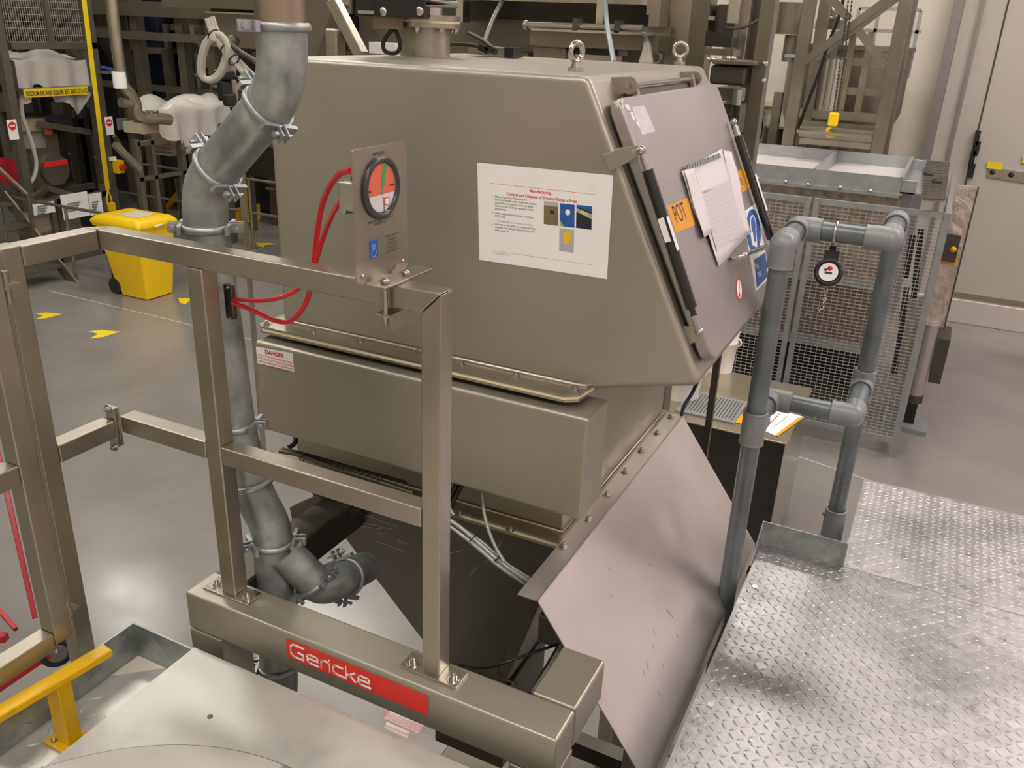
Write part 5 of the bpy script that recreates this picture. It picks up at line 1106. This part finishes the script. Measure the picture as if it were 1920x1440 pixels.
# notices, beige plate, steps
XS = -11.6
NB = thing('sign_frame', 'low steel frame carrying three white notices left of the bin', 'sign', (XS, aX(120, 400, XS).y, FL))
rx(58, 370, 200, 380, XS-.1, .08).build('rail', FRM, NB); rx(112, 370, 120, 450, XS-.1, .06).build('upright', FRM, NB); rx(196, 345, 205, 440, XS-.1, .06).build('upright', FRM, NB)
MB().box(XS-.16, XS-.1, aX(112,440,XS).y, aX(200,440,XS).y, FL, FL+.08).build('foot_rail', FRM, NB)
for y_ in (aX(116,440,XS).y, aX(200,440,XS).y): MB().box(XS-.16, XS-.1, y_-.03, y_+.03, FL, aX(116,380,XS).z).build('upright', FRM, NB)
for x0, y0, x1, y1 in ((62,380,103,401),(116,362,167,409),(168,362,192,403)):
    ntc = rx(x0, y0, x1, y1, XS, .01).build('notice', WHITE, NB); ym = (x0+x1)/2
    for k in range(4):
        c_ = aX(ym-(x1-x0)*.2, (y0+y1)/2-3+k*4.5, XS+.004); L_ = (aX(x1,y0,XS).y-aX(x0,y0,XS).y)
        MB().box(XS+.001, XS+.004, c_.y-L_*.1, c_.y+L_*(.4-.05*k), c_.z-.012, c_.z+.012).build('text_line', GREYINK, ntc)
b = MB(); yy0, yy1 = aX(64,418,XS).y, aX(116,418,XS).y; zc = aX(90,418,XS).z; rp = .17
b.prism([V((XS-.2, yy0, zc-rp)), V((XS-.2, yy1-rp, zc-rp))]+[V((XS-.2, yy1-rp+math.cos(t)*rp, zc+math.sin(t)*rp)) for t in [math.pi*(-.5+i/10) for i in range(1,10)]]+[V((XS-.2, yy1-rp, zc+rp)), V((XS-.2, yy0, zc+rp))], (.03,0,0)); b.build('rounded_plate', CARD, NB)
SP = thing('access_steps', 'open-tread steel access steps at the left, lowest tread above the floor', 'steps', aZ(100, 520, FL))
sf = aZ(148, 529, FL)
for k in range(4):
    X0 = sf.x-.25-k*.28; z = FL+.22+k*.26; MB().box(X0-.28, X0, sf.y-.85, sf.y-.02, z-.04, z).build('tread', FRM, SP)
for y_ in (sf.y, sf.y-.9): MB().prism([(sf.x, y_, FL), (sf.x-.25, y_, FL), (sf.x-1.45, y_, FL+1.1), (sf.x-1.25, y_, FL+1.15)], (0,-.03,0)).build('stringer', FRM, SP)
MB().box(sf.x-2.4, sf.x-1.32, sf.y-.9, sf.y, FL+1.06, FL+1.1).build('landing', FRM, SP)
for x_ in (-2.35, -1.45): MB().box(sf.x+x_, sf.x+x_+.05, sf.y-.9, sf.y-.84, FL, FL+1.06).build('leg', FRM, SP)
def handrail(name, lab, segs, posts, Yp=None, r_=.022, m=TUBE):
    H = thing(name, lab, 'handrail', aZ(*posts[0][1], FL))
    for (a, c_) in segs: MB().cyl(a, c_, r_, n=12).build('rail', m, H)
    for top, foot in posts:
        f_ = aZ(*foot, FL); t_ = aY(*top, f_.y); MB().cyl(f_, V((f_.x, f_.y, t_.z)), r_, n=12).cyl(f_, f_+Z_*.01, r_*2.4, n=14).build('post', m, H)
    return H
f1 = aZ(213, 540, FL); t1 = aY(192, 400, f1.y); t1.x = f1.x; t0_ = aZ(45, 358, t1.z)
H1 = handrail('floor_handrail', 'round steel handrail sloping away left of the yellow bin', [(t1, V((t0_.x, f1.y, t1.z))), (t1-Z_*.5, V((t0_.x, f1.y, t1.z-.5)))], [((192,400),(213,540))])
xm2 = aY(120, 378, f1.y).x; MB().cyl((xm2, f1.y, FL), (xm2, f1.y, t1.z), .022, n=12).build('post', TUBE, H1); MB().cyl((t0_.x, f1.y, FL), (t0_.x, f1.y, t1.z), .022, n=12).build('post', TUBE, H1)
f2 = aZ(476, 467, FL); zt2 = aY(466, 335, f2.y).z
H2 = thing('floor_handrail', 'round steel handrail with post seen between the duct and the hood', 'handrail', f2)
MB().cyl(f2, V((f2.x, f2.y, zt2)), .024, n=12).cyl(f2, f2+Z_*.012, .06, n=16).build('post', TUBE, H2)
for (ya_, xa_) in ((333, 457), (395, 430)):
    z_ = aY(468, ya_+3, f2.y).z; MB().cyl((f2.x-4.2, f2.y, z_), (f2.x+2.5, f2.y, z_), .022, n=12).build('rail', TUBE, H2)
for dx in (-2.1, -4.15, 2.45): MB().cyl((f2.x+dx, f2.y, FL), (f2.x+dx, f2.y, zt2), .024, n=12).build('post', TUBE, H2)
H3 = thing('floor_handrail', 'second, more distant handrail behind the one left of the hood', 'handrail', (f2.x+.4, f2.y+1.5, FL))
for y_ in (292, 352): z_ = aY(490, y_, f2.y+1.5).z; MB().cyl((f2.x-1, f2.y+1.5, z_), (f2.x+2.5, f2.y+1.5, z_), .022, n=12).build('rail', TUBE, H3)
x_ = aY(472, 340, f2.y+1.5).x
for dx in (0, 1.2): MB().cyl((x_+dx, f2.y+1.5, FL), (x_+dx, f2.y+1.5, aY(470, 290, f2.y+1.5).z), .024, n=12).build('post', TUBE, H3)
c2_ = V((sf.x-.75, sf.y-.03, -2.45)); MB().bar(c2_, c2_+V((-.9, 0, .55)), .04).build('rail', TUBE, SP); MB().box(c2_.x-.02, c2_.x+.02, c2_.y-.02, c2_.y+.02, FL+.4, -2.45).build('rail_post', FRM, SP); MB().box(c2_.x-.9, c2_.x-.86, c2_.y-.02, c2_.y+.02, FL+1.0, -1.95).build('rail_post', FRM, SP); MB().bar(c2_+V((-.9,0,.55)), c2_+V((-2.2,0,.55)), .04).build('rail', TUBE, SP)
# yellow sack lifter
yl = aZ(432, 424, FL); yf_ = aZ(485, 416, FL)
YLF = thing('yellow_lifter', 'yellow floor lifter with upright mast and arm seen beside the duct', 'lifter', yl)
MB().box(yf_.x-.03, yf_.x, yl.y-.9, yf_.y, FL+.02, FL+.32).build('side_plate', YELP, YLF); 
yb0 = aZ(430, 425, FL+.02); yb1 = aZ(485, 412, FL+.02)
MB().obox((yb0+yb1)/2+Z_*.15, (yb1-yb0)*.55, V((-(yb1-yb0).y, (yb1-yb0).x, 0)).normalized()*.02, Z_*.15).build('fork_plate', YELP, YLF)
pm = aZ(464, 400, FL+.1); zt3 = aY(462, 312, pm.y).z; MB().bar(V((pm.x, pm.y, FL)), V((pm.x, pm.y, zt3)), .09).build('mast', YELP, YLF, bevel=.02)
z_ = aY(450, 362, pm.y).z; MB().bar((pm.x, pm.y, z_), (pm.x-.7, pm.y-.5, z_), .09).build('arm', YELP, YLF); MB().bar(aY(345,350,pm.y-.2), aY(308,398,pm.y-.2), .09).build('brace', YELP, YLF)
# second bag station with film cover and its tube
XB = -10.2
B2 = thing('bag_station', 'second bag station with pink-white film draped over its tray, behind the duct', 'station', (XB, aX(320, 220, XB).y, FL))
ya_, yb_ = aX(292, 200, XB).y, aX(425, 200, XB).y
MB().box(XB-.6, XB-.1, ya_, yb_, aX(330,215,XB).z-.10, aX(330,200,XB).z-.05).build('tray', MSTEEL, B2, bevel=.03)
film((ya_+.0, yb_), aX(340, 196, XB).z, .50, XB, .6, POLY, 'film_cover', B2, 5)
b = MB().sphere((XB-.35, aX(388,200,XB).y, aX(385,203,XB).z), .34, 20, 10, (.8,1,.55)); b.build('film_hump', POLY, B2)
rx(268, 230, 303, 250, XB-.3, .4).build('cream_skirt', mat('cream_cowl', (.50,.44,.32), 0, .6), B2); rx(320, 245, 372, 290, XB-.4, .4).build('tan_skirt', CARD, B2)
for k in range(4): rx(318, 262+k*8, 374, 265+k*8, XB-.39, .42).build('skirt_band', CARD, B2)
for (x, w_) in ((262, .08), (345, .09), (290, .06)): c_ = aX(x, 300, XB); MB().box(XB-w_, XB, c_.y-w_/2, c_.y+w_/2, FL, aX(x, 262, XB).z).build('leg', FRM, B2)
rx(258, 260, 372, 268, XB, .08).build('frame_rail', FRM, B2); rx(262, 325, 372, 332, XB, .08).build('frame_rail', FRM, B2); rx(340, 275, 372, 281, XB+.05, .04).build('frame_rail', FRM, B2)
MB().bar(aX(215,270,XB+.1), aX(262,318,XB+.1), .08).build('ramp_bar', TUBE, B2)
MB().bar(aX(214,255,XB-1), aX(262,330,XB-1.0), .05).build('brace', FRM, B2)
MB().tube(smooth_path([aX(x, y, XB+.4) for x, y in ((206,-30),(215,60),(226,135),(230,160),(254,185),(256,215),(275,224),(305,222),(318,225))], 3), .075, 18).build('bent_tube', TUBE, B2)
MB().cyl(aX(226,192,XB+.4), aX(246,195,XB+.4), .06).build('elbow', TUBE, B2); MB().cyl(aX(224,150,XB+.42)-Z_*.1, aX(224,150,XB+.42)+Z_*.1, .083).build('white_band', WHITE, B2)
rx(222, 222, 240, 243, XB-.9, .03).build('grey_panel', mat('blue_grey_panel', (.22,.23,.27), .3, .4), B2)
# galvanised uprights, vessels and steelwork further back
for (x, y, lab, X_2) in ((313, 90, 'grey galvanised channel upright rising above the film-covered tray', -12.9), (377, 100, 'galvanised channel upright beside the coiled hose, partly behind it', -12.0)):
    c_ = aX(x, y, X_2); t = thing('strut_channel', lab, 'upright', (X_2, c_.y, FL)); MB().box(X_2-.1, X_2, c_.y-.07, c_.y-.03, FL, 3.0).box(X_2-.1, X_2, c_.y+.03, c_.y+.07, FL, 3.0).box(X_2-.1, X_2-.07, c_.y-.03, c_.y+.03, FL, 3.0).build('channel', GALVL, t); MB().box(X_2-.16, X_2+.1, c_.y-.12, c_.y+.12, FL, FL+.02).build('foot_plate', GALVL, t)
def vessel(x, Yv_, R_, zt4, zb4, m, lab):
    c_ = aY(x, 120, Yv_); t = thing('process_vessel', lab, 'vessel', (c_.x, Yv_, FL), 'process vessels in the far left background')
    rg = lambda R2, z: [V((c_.x+math.cos(2*math.pi*k/36)*R2, Yv_+math.sin(2*math.pi*k/36)*R2, z)) for k in range(36)]
    MB().loft([rg(R_, zt4), rg(R_, zb4), rg(R_*.25, zb4-R_*1.5), rg(R_*.2, zb4-R_*1.5-.3)]).build('shell', m, t)
    for s_ in (-1, 1):
        for k in (-1, 1): MB().box(c_.x+s_*R_*1.15-.05, c_.x+s_*R_*1.15+.05, Yv_+k*R_*.8-.05, Yv_+k*R_*.8+.05, FL, zb4+.3).build('leg', FRM, t)
    MB().loft([rg(R_*1.17, zb4+.3), rg(R_*1.17, zb4+.2)]).build('support_ring', FRM, t)
VM = mat('vessel_brown_steel', (.13,.115,.095), .85, .4, .1, 2)
vessel(303, 12.05, .46, 3.0, -.9, BLUEG, 'dark blue glossy process vessel behind the galvanised channel')
vessel(228, 12.05, .36, 3.2, -.6, VM, 'brown steel vessel left of the dark blue one')
vessel(372, 12.05, .34, 3.2, -.5, VM, 'brown steel vessel right of the dark blue one, near the coiled hose')
vessel(130, 12.05, .62, 3.2, -.4, VM, 'brown vessel seen through the bag station mesh')
vessel(20, 12.05, .78, 3.2, -.4, VM, 'brown vessel at the far left picture edge')
vessel(440, 12.05, .36, 3.2, -.9, VM, 'brown vessel behind the galvanised duct')
SW = thing('steel_platform', 'brown steel mezzanine beams and stanchions spanning the far left background', 'platform', (-14, 11, FL))
for z_, w_ in ((.02, .22), (-.38, .12)): MB().box(-21, -8.3, 10.6, 10.75, z_-w_/2, z_+w_/2).build('main_beam', FRM, SW)
for x in (232, 262, 345, 400): c_ = aY(x, 120, 10.8); MB().box(c_.x-.08, c_.x+.08, 10.76, 10.92, FL, 2.5).build('stanchion', FRM, SW)
for a, c_ in (((262,170),(235,60)),((345,45),(395,125)),((15,20),(70,100)),((120,30),(80,90)),((110,55),(160,120)),((235,110),(258,95))): MB().bar(aY(*a,10.99), aY(*c_,10.99), .10).build('diagonal', MSTEEL if a[0] in (345,110) else FRM, SW)
for x, y0, x1, y1 in ((60,95,100,155),(205,230,250,300),(270,290,340,330),(140,240,200,330),(350,200,400,330),(400,60,470,260),(440,250,520,330),(100,200,190,260)): rb(x0=x, y0=y0, x1=x1, y1=y1, Y=11.02, dep=.08).build('cladding_panel', DARKP, SW)
for k in range(9): c_ = aY(20+k*42, 210+12*(k % 3), 11.2); MB().box(c_.x-.15, c_.x+.15, 10.8, 10.95, c_.z-.25, c_.z+.2).build('equipment_box', (DSTEEL, BLUEG, DARKP)[k % 3], SW)
MB().bar(aY(75,222,10.7), aY(200,215,10.7), .09).build('service_pipe', BLUEG, SW)
for z_ in (-1.2, -1.9): MB().box(-21, -8.3, 10.93, 11.0, z_-.05, z_+.05).build('lower_beam', FRM, SW)
CL = thing('dark_enclosure', 'dark machine enclosure panels standing against the far wall behind the vessels', 'enclosure', (-15, 13, FL))
MB().box(-23, -6.2, 13.0, 13.1, FL+.05, 4.0).build('panel_wall', mat('dark_brown_panel', (.05,.045,.038), .3, .5, .25, 1.2), CL)
for k in range(12): MB().box(-22+k*1.35, -21.9+k*1.35, 12.93, 13.0, FL, 4.0).build('panel_post', FRM, CL)
# coiled hose hanging at the hopper panel
HC = thing('coiled_hose', 'coiled cream conduit bundle with black ties hanging left of the duct top', 'hose', aY(400, 130, 2.6))
HM = mat('conduit_cream', (.48,.46,.40), 0, .4, .1, 40)
Yh = 2.6
for k in (0, 1):
    pts = [aY(x+k*5, y+k*2, Yh-.01*k) for x, y in ((394,70),(384,80),(376,105),(374,135),(380,148),(392,150),(408,142),(420,118),(424,95),(420,75),(408,62))]
    MB().tube(smooth_path(pts, 3), .011, 12).build('hose_coil', HM, HC)
for k in (0, 1, 2): MB().tube(smooth_path([aY(x+k*5, y-k*2, Yh+.02+.01*k) for x, y in ((388,35),(396,62),(415,90),(432,112),(455,135),(470,150))], 2), .0095, 10).build('conduit', HM, HC)
MB().tube(smooth_path([aY(x, y, Yh+.05) for x, y in ((425,75),(445,95),(475,112),(490,125))]), .010, 10).build('conduit', DSTEEL, HC)
for x, y in ((400,66),(423,92),(439,112),(374,143)): MB().torus(aY(x, y, Yh), V((.8,0,-.6)) if x != 374 else V((.5,0,.8)), .024 if x != 374 else .016, .003, 20, 6).build('tie', BLACK, HC)
c_ = aY(437, 78, 3.2); MB().sphere(c_, .03).build('knob', DSTEEL, HC)
VB = thing('valve_block', 'black valve cluster and pale ladder-like strip below the coiled hose', 'valve', aY(415, 170, 5))
for (x0, y0, x1, y1) in ((398,130,425,150),(405,150,420,190),(395,160,410,175),(415,175,428,200)): rb(x0, y0, x1, y1, 5.0, .1).build('valve_body', BLACK, VB, bevel=.02)
rb(424, 100, 434, 200, 5.2, .05).build('pale_strip', WHITEP, VB); p_ = aY(433, 150, 5.15); MB().box(p_.x-.012, p_.x+.012, 5.15, 5.19, FL, p_.z+.2).build('pipe', TUBE, VB); rb(400, 142, 450, 148, 5.1, .04).build('arm', DSTEEL, VB)
for k in range(4): rb(422, 128+k*20, 434, 131+k*20, 5.19, .01).build('dark_slot', BLACK, VB)
